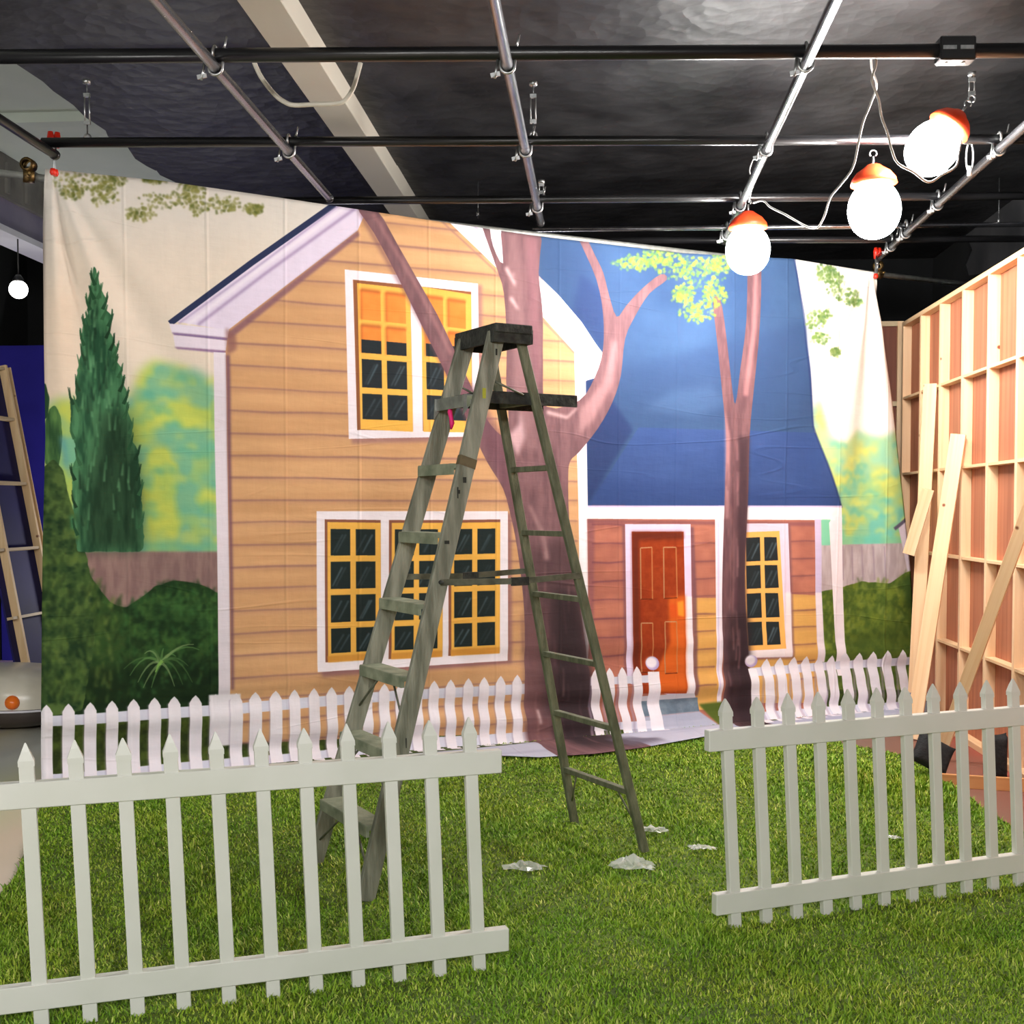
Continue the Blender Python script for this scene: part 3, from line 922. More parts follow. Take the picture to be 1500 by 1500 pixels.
# white ceiling with the black sprayed sheeting hung under most of it
M['ceil_white'] = noise_mat('white_ceiling', (200, 212, 202), (212, 222, 212), scale=1.5, rough=0.8)
structure(MB().box((XL - .1, YF, 4.4), (XR + .1, YB, 4.5)).build('ceiling', M['ceil_white']))
ym = at_z(90, 176, 4.36).y
structure(MB().box((XL, ym - .06, 4.33), (-3.0, ym + .06, 4.4)).build('trim_1', M['ceil_white']))
m = noise_mat('black_sprayed_sheeting', (24, 24, 26), (46, 46, 48), scale=2.5, rough=0.44, bump=0.0, spec=0.5, rough2=0.6)
nt = m.node_tree
b = nt.nodes['Principled BSDF']
tc = nt.nodes.new('ShaderNodeTexCoord')
n1 = nt.nodes.new('ShaderNodeTexNoise')
n1.inputs['Scale'].default_value = 2.4
n1.inputs['Detail'].default_value = 4
n1.inputs['Roughness'].default_value = 0.5
nt.links.new(tc.outputs['Object'], n1.inputs['Vector'])
n2 = nt.nodes.new('ShaderNodeTexVoronoi')
n2.inputs['Scale'].default_value = 9
nt.links.new(tc.outputs['Object'], n2.inputs['Vector'])
mx = nt.nodes.new('ShaderNodeMath')
mx.operation = 'MULTIPLY_ADD'
mx.inputs[1].default_value = 0.25
nt.links.new(n2.outputs['Distance'], mx.inputs[0])
nt.links.new(n1.outputs['Fac'], mx.inputs[2])
bp = nt.nodes.new('ShaderNodeBump')
bp.inputs['Strength'].default_value = 0.5
bp.inputs['Distance'].default_value = 0.06
nt.links.new(mx.outputs[0], bp.inputs['Height'])
nt.links.new(bp.outputs['Normal'], b.inputs['Normal'])
M['ceil_black'] = m
EX = -3.36
edge = []
y = YF
while y < YB:
    edge.append((EX + rng.uniform(-.035, .035), y))
    y += rng.uniform(.12, .3)
edge.append((EX, YB))


def slab(mb, poly, z0, z1):
    n = len(poly)
    vs = [(x, y, z0) for x, y in poly] + [(x, y, z1) for x, y in poly]
    fs = [tuple(range(n))[::-1], tuple(range(n, 2 * n))] + [(i, (i + 1) % n, n + (i + 1) % n, n + i) for i in range(n)]
    return mb.add(vs, fs)


seams = [YF] + [3.0, 5.75, 8.9, YB]
for i in range(len(seams) - 1):
    a_, b_ = seams[i], seams[i + 1] - .012
    pts = [p for p in edge if a_ < p[1] < b_]
    poly = [(EX, b_)] + pts[::-1] + [(EX, a_), (XR, a_), (XR, b_)]
    mb = MB()
    zz = CEIL + (.0, .012, .0, .008)[i]
    slab(mb, poly, zz, zz + .06)
    structure(mb.build('ceiling_sheeting', M['ceil_black']))
# boxed beam hanging under the sheeting
M['beam'] = noise_mat('painted_beam', (186, 181, 168), (200, 195, 182), scale=1.5, stretch=(1, .3, 1), rough=0.7)
structure(MB().box((-1.73, YF, 3.98), (-1.52, YB, 4.14)).build('trim_2', M['beam'], bevel=.004))
# ribbed soffit along the left wall
M['soffit'] = noise_mat('grey_soffit', (96, 94, 90), (118, 116, 110), scale=4, rough=0.8)
M['soffit_band'] = noise_mat('purple_lit_soffit_band', (122, 118, 140), (138, 134, 152), scale=3, rough=0.7)  # lilac puts the purple light on this band into its colour
M['white_trim'] = noise_mat('white_trim_paint', (222, 222, 232), (234, 234, 242), scale=3, rough=0.6)
sf = structure(MB().box((XS - .1, 4, 4.06), (XS + .2, YB, 4.4)).build('trim_3', M['soffit']))
ORG[sf.name] = Vector()
MB().box((XS - .1, 4, 3.84), (XS + .16, YB, 4.06)).build('soffit_band', M['soffit_band'], sf)
MB().box((XS - .1, 4, 3.79), (XS + .18, YB, 3.84)).build('soffit_edge', M['white_trim'], sf)
y = 6.0
while y < YB - .3:
    MB().box((XS + .2, y, 4.09), (XS + .225, y + .05, 4.33)).build('soffit_rib', M['soffit'], sf)
    y += .33
# lighter plaster shows at the top of the right wall; black sheeting covers the rest of it
mb = MB()
x_ = XR - .02
c = [at_x(1420, 322, x_), at_x(1412, 345, x_), at_x(1421, 366, x_), at_x(1412, 388, x_), at_x(1416, 404, x_)]
poly = [(YF, .0), (YF, 4.1), (c[0].y + .05, 4.1)] if False else None
pts = [(YB, 0.0), (YB, 4.12), (c[0].y + .3, 4.12)] + [(p.y, p.z) for p in c] + [(c[-1].y - .4, c[-1].z - .06), (YF, c[-1].z - .1), (YF, 0.0)]
n = len(pts)
mb.add([(x_, p[0], p[1]) for p in pts] + [(XR, p[0], p[1]) for p in pts],
       [tuple(range(n))[::-1], tuple(range(n, 2 * n))] + [(i, (i + 1) % n, n + (i + 1) % n, n + i) for i in range(n)])
structure(mb.build('wall_right_sheeting', M['wall_black']))

# blue screen wall at the far left
bw = MB()
bw.box((XL + .02, 11.9, 0), (-2.2, 12.0, 3.24))
o = bw.build('blue_screen', M['blue'], origin=(-3.6, 11.95, 0))
tag(o, 'tall blue painted screen wall standing behind the cloth at the far left', 'screen')

# ------------------------------------------------------------------ turf
turf_px = [(60, 1150), (45, 1228), (22, 1288)]
P = [at_z(*p) for p in turf_px]
lx = P[2].x - (P[1].x - P[2].x) / max(.05, P[1].y - P[2].y) * 0
TURF = [(P[0].x - .02, P[0].y + .15), (P[1].x, P[1].y), (P[2].x, P[2].y), (-2.15, 3.4), (-2.2, .9), (2.36, .9)]
R1, R2, R3, R4 = at_z(1478, 1212), at_z(1385, 1150), at_z(1340, 1112), at_z(1235, 1092)
TURF += [(2.36, 4.4), (R1.x, R1.y), (R2.x, R2.y), (R3.x, R3.y), (R4.x, R4.y)]
q = CR + CNRM * .0
back = [(CL + CDIR * (CLEN * t) - CNRM * .1) for t in (.86, .5, .2, 0)]
TURF += [(p.x, p.y) for p in back]
M['turf_base'] = noise_mat('turf_backing', (56, 74, 20), (104, 128, 40), scale=26, rough=0.9, lo=.3, hi=.7)
tb = MB()
slab(tb, [(x, y) for x, y in TURF[::-1]][::-1], 0.0, 0.012)
turf = tb.build('artificial_turf', M['turf_base'], origin=(0, 5, 0))
tag(turf, 'green artificial grass mat laid on the studio floor in front of the cloth', 'turf', kind='thing')
TP = np.array(TURF)


def inside(x, y, poly):
    r = np.zeros(len(x), bool)
    n = len(poly)
    for i in range(n):
        (x0, y0), (x1, y1) = poly[i], poly[(i + 1) % n]
        c = ((y0 <= y) != (y1 <= y)) & (x < x0 + (y - y0) / (y1 - y0 + 1e-12) * (x1 - x0))
        r ^= c
    return r


def grass_blades():
    r = np.random.default_rng(11)
    X, Y = [], []
    for (y0, y1, dens) in ((2.6, 4.6, 15000), (4.6, 6.2, 9500), (6.2, 10.2, 6500)):
        n = int(dens * (y1 - y0) * 6.4)
        x, y = r.uniform(-3.6, 2.8, n), r.uniform(y0, y1, n)
        k = inside(x, y, TURF) & (x > -.075 * y - .43 * y - 1.1) & (x < -.075 * y + .43 * y + 1.1)
        d = (x - CL.x) * CNRM.x + (y - CL.y) * CNRM.y
        k &= d > 0.0
        X.append(x[k])
        Y.append(y[k])
    x, y = np.concatenate(X), np.concatenate(Y)
    n = len(x)
    # tufts lie in patches that lean together
    fx = np.sin(x * 5.1 + 2 * np.sin(y * 2.3)) + .6 * np.sin(y * 9.7 + x * 3)
    ang = fx * 1.2 + r.uniform(-3.14, 3.14, n)
    h = r.uniform(.008, .022, n) * (1 + .25 * np.sin(x * 7 + y * 4))
    lean = r.uniform(.3, 1.5, n) * h
    wd = r.uniform(.0018, .0034, n) * (1 + .16 * np.maximum(0, y - 4))
    dx, dy = np.cos(ang), np.sin(ang)
    sx_, sy_ = -dy, dx
    mound = .03 * np.exp(-(((x - R2.x + .25) / .35) ** 2 + ((y - R2.y + .1) / .4) ** 2))
    z0 = .010 + mound
    V = np.empty((n, 5, 3), np.float32)
    V[:, 0] = np.stack([x - sx_ * wd, y - sy_ * wd, z0 * 0 + .006], 1)
    V[:, 1] = np.stack([x + sx_ * wd, y + sy_ * wd, z0 * 0 + .006], 1)
    mxx, myy = x + dx * lean * .4, y + dy * lean * .4
    V[:, 2] = np.stack([mxx + sx_ * wd * .8, myy + sy_ * wd * .8, z0 + h * .6], 1)
    V[:, 3] = np.stack([mxx - sx_ * wd * .8, myy - sy_ * wd * .8, z0 + h * .6], 1)
    V[:, 4] = np.stack([x + dx * lean, y + dy * lean, z0 + h], 1)
    base = (np.arange(n) * 5)[:, None]
    loops = np.concatenate([base + np.array([[0, 1, 2, 3]]), base + np.array([[3, 2, 4]])], 1).astype(np.int32).ravel()
    starts = (np.arange(n)[:, None] * 7 + np.array([[0, 4]])).astype(np.int32).ravel()
    me = bpy.data.meshes.new('grass_blades')
    me.vertices.add(n * 5)
    V[:, :, 1] -= 5
    me.vertices.foreach_set('co', V.ravel())
    me.loops.add(len(loops))
    me.loops.foreach_set('vertex_index', loops)
    me.polygons.add(2 * n)
    me.polygons.foreach_set('loop_start', starts)
    me.update(calc_edges=True)
    return me


m, nt, b = new_mat('turf_blades')
g = nt.nodes.new('ShaderNodeNewGeometry')
r1 = nt.nodes.new('ShaderNodeValToRGB')
e = r1.color_ramp.elements
e[0].position, e[0].color = 0.0, (*lin((98, 132, 30)), 1)
e[1].position, e[1].color = 1.0, (*lin((226, 222, 140)), 1)
for pos, c in ((.3, (128, 162, 40)), (.6, (150, 178, 52)), (.9, (176, 194, 78))):
    q_ = e.new(pos)
    q_.color = (*lin(c), 1)
nt.links.new(g.outputs['Random Per Island'], r1.inputs['Fac'])
tc = nt.nodes.new('ShaderNodeTexCoord')
n1 = nt.nodes.new('ShaderNodeTexNoise')
n1.inputs['Scale'].default_value = 2.2
n1.inputs['Detail'].default_value = 3
nt.links.new(tc.outputs['Object'], n1.inputs['Vector'])
mxn = nt.nodes.new('ShaderNodeMix')
mxn.data_type = 'RGBA'
mxn.blend_type = 'MULTIPLY'
mxn.inputs['Factor'].default_value = 1.0
r2 = nt.nodes.new('ShaderNodeValToRGB')
r2.color_ramp.elements[0].position, r2.color_ramp.elements[0].color = .35, (.62, .82, .5, 1)
r2.color_ramp.elements[1].position, r2.color_ramp.elements[1].color = .65, (1, .97, .8, 1)
nt.links.new(n1.outputs['Fac'], r2.inputs['Fac'])
nt.links.new(r1.outputs['Color'], mxn.inputs['A'])
nt.links.new(r2.outputs['Color'], mxn.inputs['B'])
nt.links.new(mxn.outputs['Result'], b.inputs['Base Color'])
b.inputs['Roughness'].default_value = 0.55
b.inputs['Specular IOR Level'].default_value = 0.3
me = grass_blades()
me.materials.append(m)
blades = bpy.data.objects.new('grass_blades', me)
COL.objects.link(blades)
blades.parent = turf
blades['kind'] = 'stuff'

# ------------------------------------------------------------------ the painted cloth
img = bpy.data.images.new('backdrop_painting', NX, NY)
px_ = np.ones((NY, NX, 4), np.float32)
px_[..., :3] = ART
img.pixels.foreach_set(px_.ravel())
img.pack()
del px_
m, nt, b = new_mat('painted_muslin')
ti = nt.nodes.new('ShaderNodeTexImage')
ti.image = img
ti.extension = 'EXTEND'
uvn = nt.nodes.new('ShaderNodeUVMap')
uvn.uv_map = 'UVMap'
nt.links.new(uvn.outputs['UV'], ti.inputs['Vector'])
nt.links.new(ti.outputs['Color'], b.inputs['Base Color'])
b.inputs['Roughness'].default_value = 0.85
b.inputs['Specular IOR Level'].default_value = 0.15
# creases of the folded cloth: fold lines every 0.46 m and small crumples
sp = nt.nodes.new('ShaderNodeSeparateXYZ')
nt.links.new(uvn.outputs['UV'], sp.inputs[0])


def mth(op, a, b_=None, c_=None):
    n = nt.nodes.new('ShaderNodeMath')
    n.operation = op
    for i, v in enumerate((a, b_, c_)):
        if v is None:
            continue
        if isinstance(v, (int, float)):
            n.inputs[i].default_value = v
        else:
            nt.links.new(v, n.inputs[i])
    return n.outputs[0]


def cloth_noise(scale, st, detail=4):
    mp = nt.nodes.new('ShaderNodeMapping')
    mp.inputs['Scale'].default_value = (*st, 1)
    nt.links.new(uvn.outputs['UV'], mp.inputs['Vector'])
    n = nt.nodes.new('ShaderNodeTexNoise')
    n.inputs['Scale'].default_value = scale
    n.inputs['Detail'].default_value = detail
    nt.links.new(mp.outputs['Vector'], n.inputs['Vector'])
    return n.outputs['Fac']


wob = cloth_noise(3, (1, 1), 2)
u = mth('ADD', sp.outputs['X'], mth('MULTIPLY', wob, .004))
fr = mth('FRACT', mth('MULTIPLY', u, 14.6))
pulse = mth('MAXIMUM', mth('SUBTRACT', 1.0, mth('MULTIPLY', mth('ABSOLUTE', mth('SUBTRACT', fr, .5)), 34.0)), 0.0)
pulse = mth('MULTIPLY', pulse, cloth_noise(2, (9, 2.2), 2))
hc = mth('MULTIPLY', cloth_noise(1, (26, 60), 5), .9)
hv = mth('MULTIPLY', cloth_noise(1, (70, 9), 4), .7)
# long random wrinkles: contour lines of a soft noise
cn = cloth_noise(1, (3.2, 15), 1)
wr = mth('MAXIMUM', mth('SUBTRACT', 1.0, mth('MULTIPLY', mth('ABSOLUTE', mth('SUBTRACT', cn, .5)), 70.0)), 0.0)
wr = mth('MULTIPLY', wr, mth('MAXIMUM', mth('SUBTRACT', cloth_noise(1, (7, 9), 2), .42), 0.0))
hgt = mth('ADD', mth('ADD', mth('ADD', hc, hv), mth('MULTIPLY', pulse, .9)), mth('MULTIPLY', wr, 2.2))
bp = nt.nodes.new('ShaderNodeBump')
bp.inputs['Strength'].default_value = 0.5
bp.inputs['Distance'].default_value = 0.012
nt.links.new(hgt, bp.inputs['Height'])
nt.links.new(bp.outputs['Normal'], b.inputs['Normal'])
M['cloth'] = m

EDGE_L = [on_cloth(*p) for p in ((66, 246), (63, 330), (64, 500), (66, 640), (62, 800), (61, 900), (60, 1040), (60, 1152))]
EDGE_R = [on_cloth(*p) for p in ((1282, 399), (1286, 430), (1293, 470), (1308, 587), (1323, 733), (1333, 837), (1337, 910), (1335, 980), (1334, 1044))]
TOP = [on_cloth(*p) for p in ((66, 247), (240, 265), (400, 288), (500, 303), (600, 318), (780, 345), (1000, 371), (1160, 379), (1282, 399))]
HEM_PX = [(62, 1156), (300, 1140), (480, 1122), (640, 1113), (740, 1110), (790, 1112), (870, 1107), (940, 1098), (1040, 1080), (1090, 1068), (1180, 1062), (1260, 1056), (1334, 1046)]
HEM = []
for p in HEM_PX:
    gpt = at_z(*p, 0.02)
    HEM.append(((gpt - CL).dot(CDIR), max(.03, (gpt - CL).dot(CNRM))))


def itp(tab, x):
    return float(np.interp(x, [t[0] for t in tab], [t[1] for t in tab]))


ELz = sorted((z, a) for a, z in EDGE_L)
ERz = sorted((z, a) for a, z in EDGE_R)


def cloth_disp(a, z, aL, aR):
    d = 0.0
    ztop = itp(TOP, a)
    # gathers running down from the two clamped corners
    for (ca, cz, sgn, amp) in ((aL + .03, ztop, 1, .055), (aR - .03, ztop, -1, .050)):
        dx, dz = (a - ca) * sgn, cz - z + .05
        if dx > -.1 and dz > 0:
            r = math.hypot(dx, dz)
            th = math.atan2(dx, dz)
            d += amp * math.sin(19 * th + .6) * math.exp(-(th / .5) ** 2) * min(1, r / .5) * math.exp(-r / 2.6)
    # horizontal slump waves near the foot
    f = max(0.0, 1 - z / .75)
    d += .009 * f ** .8 * math.sin(z * 38 + 1.1 * math.sin(a * 2.1) + .5 * a) * min(1, z / .06)
    d += .020 * f * math.sin(z * 21 + a * 1.7) * min(1, z / .08)
    # long shallow billows
    d += .018 * math.sin(a * 2.3 + .8 * z) * math.sin(min(1, z / 3.3) * math.pi) + .008 * math.sin(a * 5.7 + 1.3) * math.sin(min(1, z / 3.3) * math.pi)
    return d


NU, NV, NH = 330, 150, 10
vs, uvs = [], []
for j in range(NV + NH + 1):
    for i in range(NU + 1):
        s = i / NU
        if j <= NV:
            t = 1 - j / NV
            a_guess = s * CLEN
            for _ in range(3):
                z = .016 + (itp(TOP, a_guess) - .016) * t
                aL, aR = itp(ELz, z), itp(ERz, z)
                a_guess = aL + (aR - aL) * s
            a = a_guess
            d = cloth_disp(a, z, aL, aR)
            # foot swings forward into the hem
            k = max(0.0, 1 - z / .16)
            d += .05 * k * k
            p = CL + CDIR * a + CNRM * d
            vs.append((p.x, p.y, z))
            uvs.append((a, z))
        else:
            h = (j - NV) / NH
            aL, aR = itp(ELz, 0), itp(ERz, 0)
            a = aL + (aR - aL) * s
            fw = itp(HEM, a)
            d = .05 + cloth_disp(a, .016, aL, aR) + max(.02, fw - .05) * h
            z = .016 + .014 * math.sin(h * 7 + a * 4) * math.sin(h * math.pi) + .018
            p = CL + CDIR * a + CNRM * d
            vs.append((p.x, p.y, max(.034, z)))
            uvs.append((a, -(fw * h) * .4))
fs = []
W1 = NU + 1
for j in range(NV + NH):
    for i in range(NU):
        fs.append((j * W1 + i, (j + 1) * W1 + i, (j + 1) * W1 + i + 1, j * W1 + i + 1))
me = bpy.data.meshes.new('painted_backdrop')
o0 = CL + CDIR * (CLEN / 2)
me.from_pydata([(x - o0.x, y - o0.y, z) for x, y, z in vs], [], fs)
uvl = me.uv_layers.new(name='UVMap')
ua = np.array([((a - TA0) / TW, (z - TZ0) / TH) for a, z in uvs], np.float32)
li = np.empty(len(me.loops), np.int32)
me.loops.foreach_get('vertex_index', li)
uvl.data.foreach_set('uv', ua[li].ravel())
me.polygons.foreach_set('use_smooth', [True] * len(me.polygons))
me.materials.append(M['cloth'])
bd = bpy.data.objects.new('painted_backdrop', me)
COL.objects.link(bd)
bd.location = (o0.x, o0.y, 0)
sd = bd.modifiers.new('thickness', 'SOLIDIFY')
sd.thickness = .003
sd.offset = -1
tag(bd, 'large hanging cloth painted with a yellow house, blue roof, trees and picket fence', 'backdrop', kind='thing')
# ------------------------------------------------------------------ picket fences
def picket_fence(name, label, A, B, lean, first, spacing, count, ext0, ext1, facing):
    """A -> B ground line; lean = sideways run of a picket top along the line"""
    A, B = Vector(A), Vector(B)
    d = (B - A).normalized()
    n = Vector((d.y, -d.x, 0))          # towards the camera
    if n.y > 0:
        n = -n
    t = thing(name, label, 'fence', tuple(A), 'white picket fence panels on the turf')
    sh = Vector((d.x * lean, d.y * lean, 1))
    zr = ((.715, .078), (.105, .078))
    for nm, (zc, hh) in zip(('top_rail', 'bottom_rail'), zr):
        c0 = A + d * (first - ext0) + sh * zc
        c1 = A + d * (first + spacing * (count - 1) + ext1) + sh * zc
        mb = MB()
        mb.prism((c0 + c1) / 2, (c1 - c0) / 2, n * .019, Vector((0, 0, hh / 2)))
        mb.build(nm, M['vinyl'], t, bevel=.0025)
    HP, SHD = .868, .805
    for i in range(count):
        b0 = A + d * (first + spacing * i)
        jitter = rng.uniform(-.004, .004)
        w_, th = .0215, .0135
        zb = .004 + max(0, jitter)
        p0, p1 = b0 + sh * zb, b0 + sh * SHD
        # body of the picket, clear of the rails' faces
        mb = MB()
        mb.prism((p0 + p1) / 2, d * w_, n * th, (p1 - p0) / 2)
        pk = mb.build('picket', M['vinyl'], t, bevel=.002)
        # pointed cap: a collar a little wider than the picket and a four-sided point
        cb = MB()
        q0, q1, q2 = b0 + sh * (SHD - .004), b0 + sh * (SHD + .012), b0 + sh * (HP + jitter)
        wc, tc_ = w_ + .0015, th + .0015
        mid = b0 + sh * (SHD + .04)
        ring = lambda c, a, e: [c - d * a - n * e, c + d * a - n * e, c + d * a + n * e, c - d * a + n * e]
        vs = ring(q0, wc, tc_) + ring(q1, wc, tc_) + ring(mid, wc * .52, tc_ * .7) + ring(q2, .002, .002)
        fs = [(3, 2, 1, 0)]
        for r in range(3):
            for k in range(4):
                fs.append((r * 4 + k, r * 4 + (k + 1) % 4, r * 4 + 4 + (k + 1) % 4, r * 4 + 4 + k))
        fs.append((12, 13, 14, 15))
        cb.add(vs, fs)
        cb.build('picket_cap', M['vinyl'], pk)
    return t


FA = at_z(702, 1424, .004)
FB = at_z(62, 1508, .004)
dL = (FB - FA).normalized()
span = (FB - FA).length
picket_fence('picket_fence', 'white picket fence panel standing in front of the stepladder', (FA.x, FA.y, .004), (FB.x, FB.y, .004), .042, 0.0, span / 10, 12, .105, .1, 1)
GA = at_z(1077, 1361, .004)
GB = at_z(1455, 1305, .004)
span = (GB - GA).length
picket_fence('picket_fence', 'white picket fence panel standing before the timber framed wall', (GA.x, GA.y, .004), (GB.x, GB.y, .004), -.058, 0.0, span / 9, 12, .085, .1, 1)

# ------------------------------------------------------------------ stepladder
LC = Vector((-.478, 5.29, 0))
LW = Vector((-.559, .829, 0)).normalized()       # along a step, away from the camera
LF = Vector((-.829, -.559, 0)).normalized()      # towards the climbing side
lad = thing('stepladder', 'tall weathered grey green wooden stepladder standing open on the turf', 'ladder', tuple(LC))
ZT = 2.332
UPZ = Vector((0, 0, 1))
fr = {}
for key, sg in (('n', -1), ('f', 1)):
    fr['f' + key] = (LC + LF * .741 + LW * sg * .289 + UPZ * .012, LC + LF * .055 + LW * sg * .137 + UPZ * ZT)
    fr['r' + key] = (LC - LF * .623 + LW * sg * .294 + UPZ * .012, LC - LF * .055 + LW * sg * .134 + UPZ * ZT)


def along(key, z):
    a, b_ = fr[key]
    return a + (b_ - a) * ((z - a.z) / (b_.z - a.z))


for key in ('fn', 'ff'):
    rl = MB().bar(fr[key][0], fr[key][1], LW, .026, .078).build('side_rail', M['ladder'], lad, bevel=.003)
    if key == 'fn':
        p = along('fn', 2.06) - LW * .0145
        MB().prism(p, LW * .001, LF * .008 , UPZ * .022).build('yellow_mark', M['yellow_tape'], rl)
        M['brown_band'] = noise_mat('brown_stain_band', (84, 72, 50), (104, 92, 66), scale=20, rough=.7)
        a0, a1 = along('fn', 1.745), along('fn', 1.785)
        MB().bar(a0, a1, LW, .0285, .0805).build('brown_band', M['brown_band'], rl)
        M['dark_scuff'] = noise_mat('black_scuff', (34, 36, 32), (48, 50, 44), scale=20, rough=.8)
        for z, hh, ww in ((1.69, .012, .016), (1.63, .03, .006), (1.64, .008, .012), (2.24, .014, .008), (1.43, .007, .022), (.62, .02, .004), (.34, .012, .004)):
            c_ = along('fn', z) - LW * .0135
            MB().prism(c_ + LF * rng.uniform(-.015, .015), LW * .0008, LF * ww * .5, UPZ * hh).build('scuff', M['dark_scuff'], rl)
for key in ('rn', 'rf'):
    MB().bar(fr[key][0], fr[key][1], LW, .026, .040).build('rear_leg', M['ladder_leg'], lad, bevel=.003)
for k in range(1, 8):
    z = .2915 * k
    a0, a1 = along('fn', z), along('ff', z)
    d = (a1 - a0).normalized()
    st = MB().prism((a0 + a1) / 2 + LF * .012, d * ((a1 - a0).length / 2 - .012), LF * .052, UPZ * .011).build('step', M['ladder_step'], lad, bevel=.003)
    MB().prism((a0 + a1) / 2 + LF * .056 - UPZ * .016, d * ((a1 - a0).length / 2 - .012), LF * .0075, UPZ * .020).build('step_nosing', M['ladder_step'], st)
    c = (a0 + a1) / 2 - UPZ * .02
    if k <= 3:
        for key, sg in (('fn', -1), ('ff', 1)):
            e = along(key, z - .17) - LW * sg * .016
            MB().tube([c + LW * sg * .06 + LF * .03, e + LF * .01], .005, 8).build('step_brace', M['ladder_metal'], st)
            if sg == -1:
                MB().tube([c + LW * sg * .12 - LF * .03, along(key, z - .2) - LW * sg * .016 - LF * .03], .004, 8).build('step_brace', M['ladder_cap'], st)
    if k == 7:
        for key, sg in (('fn', -1), ('ff', 1)):
            p = along(key, z - .02) - LW * sg * .017 + LF * .04
            pl = MB()
            q = [p + UPZ * .035 - LF * .03, p + UPZ * .035 + LF * .03, p - UPZ * .055 + LF * .035]
            pl.add([v - LW * .0025 for v in q] + [v + LW * .0025 for v in q], [(0, 1, 2), (5, 4, 3), (0, 3, 4, 1), (1, 4, 5, 2), (2, 5, 3, 0)])
            pl.build('gusset_plate', M['bracket'], st)
        MB().prism((a0 + a1) / 2 + LF * .067 - UPZ * .012, d * ((a1 - a0).length / 2 - .016), LF * .003, UPZ * .026).build('step_bracket', M['bracket'], st)
        hz = (a0 * .45 + a1 * .55) + LF * .06 - UPZ * .04
        rb = MB()
        pts = [hz + UPZ * .02, hz + LW * .008 - UPZ * .01, hz - LW * .004 - UPZ * .035, hz - LW * .012 - UPZ * .06, hz - LW * .004 - UPZ * .085]
        rb.tube(pts, .009, 6, rads=[.006, .011, .009, .011, .004])
        rb.build('ribbon', M['pink'], lad)['label'] = 'bright pink ribbon tied under the top step'
    r0, r1 = along('rn', z), along('rf', z)
    d2 = (r1 - r0).normalized()
    MB().prism((r0 + r1) / 2, d2 * ((r1 - r0).length / 2 + .012), LF * .017, UPZ * .012).build('rear_rung', M['ladder_leg'], lad, bevel=.002)
    if k == 1:
        for key, sg in (('rn', -1), ('rf', 1)):
            e = along(key, z - .16) - LW * sg * .014
            MB().tube([along(key, z) - LW * sg * .1 - UPZ * .012, e], .0045, 8).build('rung_brace', M['ladder_leg'], lad)
# top cap
cp = MB()
zc = ZT + .008
cp.prism(LC + UPZ * (zc), LW * .192, LF * .092, UPZ * .02)
cap = cp.build('top_cap', M['ladder_cap'], lad, bevel=.004)
for sg in (-1, 1):
    MB().prism(LC + UPZ * (zc - .03) + LF * sg * .088, LW * .186, LF * .008, UPZ * .03).build('cap_apron', M['ladder_cap'], cap)
    MB().prism(LC + UPZ * (zc - .03) + LW * sg * .176, LW * .008, LF * .08, UPZ * .03).build('cap_end', M['ladder_cap'], cap)
# bucket shelf folded out at the back
zs = 2.062
sh = MB().prism(LC - LF * .115 + UPZ * zs, LW * .15, LF * .235, UPZ * .013)
shf = sh.build('bucket_shelf', M['ladder_cap'], lad, bevel=.003)
for sg in (-1, 1):
    MB().prism(LC - LF * .12 + LW * sg * .145 + UPZ * (zs - .022), LW * .008, LF * .225, UPZ * .018).build('shelf_cheek', M['ladder_cap'], shf)
    MB().tube([along('fn' if sg < 0 else 'ff', 2.12) - LF * .03, LC - LF * .06 + LW * sg * .165 + UPZ * zs], .005, 8).build('shelf_strut', M['ladder_metal'], shf)
# spreaders: two hinged flat bars on each side
for key, sg in (('n', -1), ('f', 1)):
    zz = 1.275
    a0, a1 = along('f' + key, zz - .01), along('r' + key, zz)
    off = LW * sg * .019
    mid = a0 + (a1 - a0) * .55 - UPZ * .012
    s0 = MB().bar(a0 + off, mid + off + (a1 - a0) * .03, UPZ, .026, .005).build('spreader', M['ladder_metal'], lad)
    MB().bar(mid + off * 1.35 - (a1 - a0) * .05, a1 + off * 1.1, UPZ, .026, .005).build('spreader_link', M['ladder_metal'], s0)
    MB().prism(mid + off * 1.2, (a1 - a0) * .06, LW * .007, UPZ * .018).build('hinge', M['ladder_cap'], s0)
    MB().lathe([(0, -.004), (.009, -.004), (.009, .012), (0, .012)], 10, a0 + off, LW * sg).build('rivet', M['ladder_cap'], s0)

# ------------------------------------------------------------------ pipe grid
ZL, RP = 3.45, .024
LX = {'a': -2.9, 'b': -1.645, 'c': -.40, 'd': .86, 'e': 2.075}
names = {'a': ('black lengthwise ceiling pipe over the left edge of the cloth', 'black_pipe'),
         'b': ('steel lengthwise ceiling pipe beside the pale beam', 'chrome'),
         'c': ('steel lengthwise ceiling pipe running above the stepladder', 'chrome'),
         'd': ('bright steel lengthwise ceiling pipe ending at the lowest lit lamp', 'chrome'),
         'e': ('steel lengthwise ceiling pipe above the timber framed wall', 'chrome')}
ends = {'a': 6.22, 'b': 7.2, 'c': 7.92, 'd': 8.56, 'e': 9.2}
for k, x in LX.items():
    y1 = ends[k]
    o = MB().tube([(x, -1.0, ZL), (x, 2.5, ZL), (x, y1, ZL)], RP, 14).build('steel_pipe', M[names[k][1]], origin=(x, 3, ZL))
    tag(o, names[k][0], 'pipe', 'lengthwise pipes of the ceiling grid')
    cpn = MB().lathe([(0, -.012), (.027, -.012), (.027, .012), (0, .012)], 14, (x, y1, ZL), (0, 1, 0)).build('end_cap', M['black_pipe'], o)
ZC = ZL + 2 * RP + .004
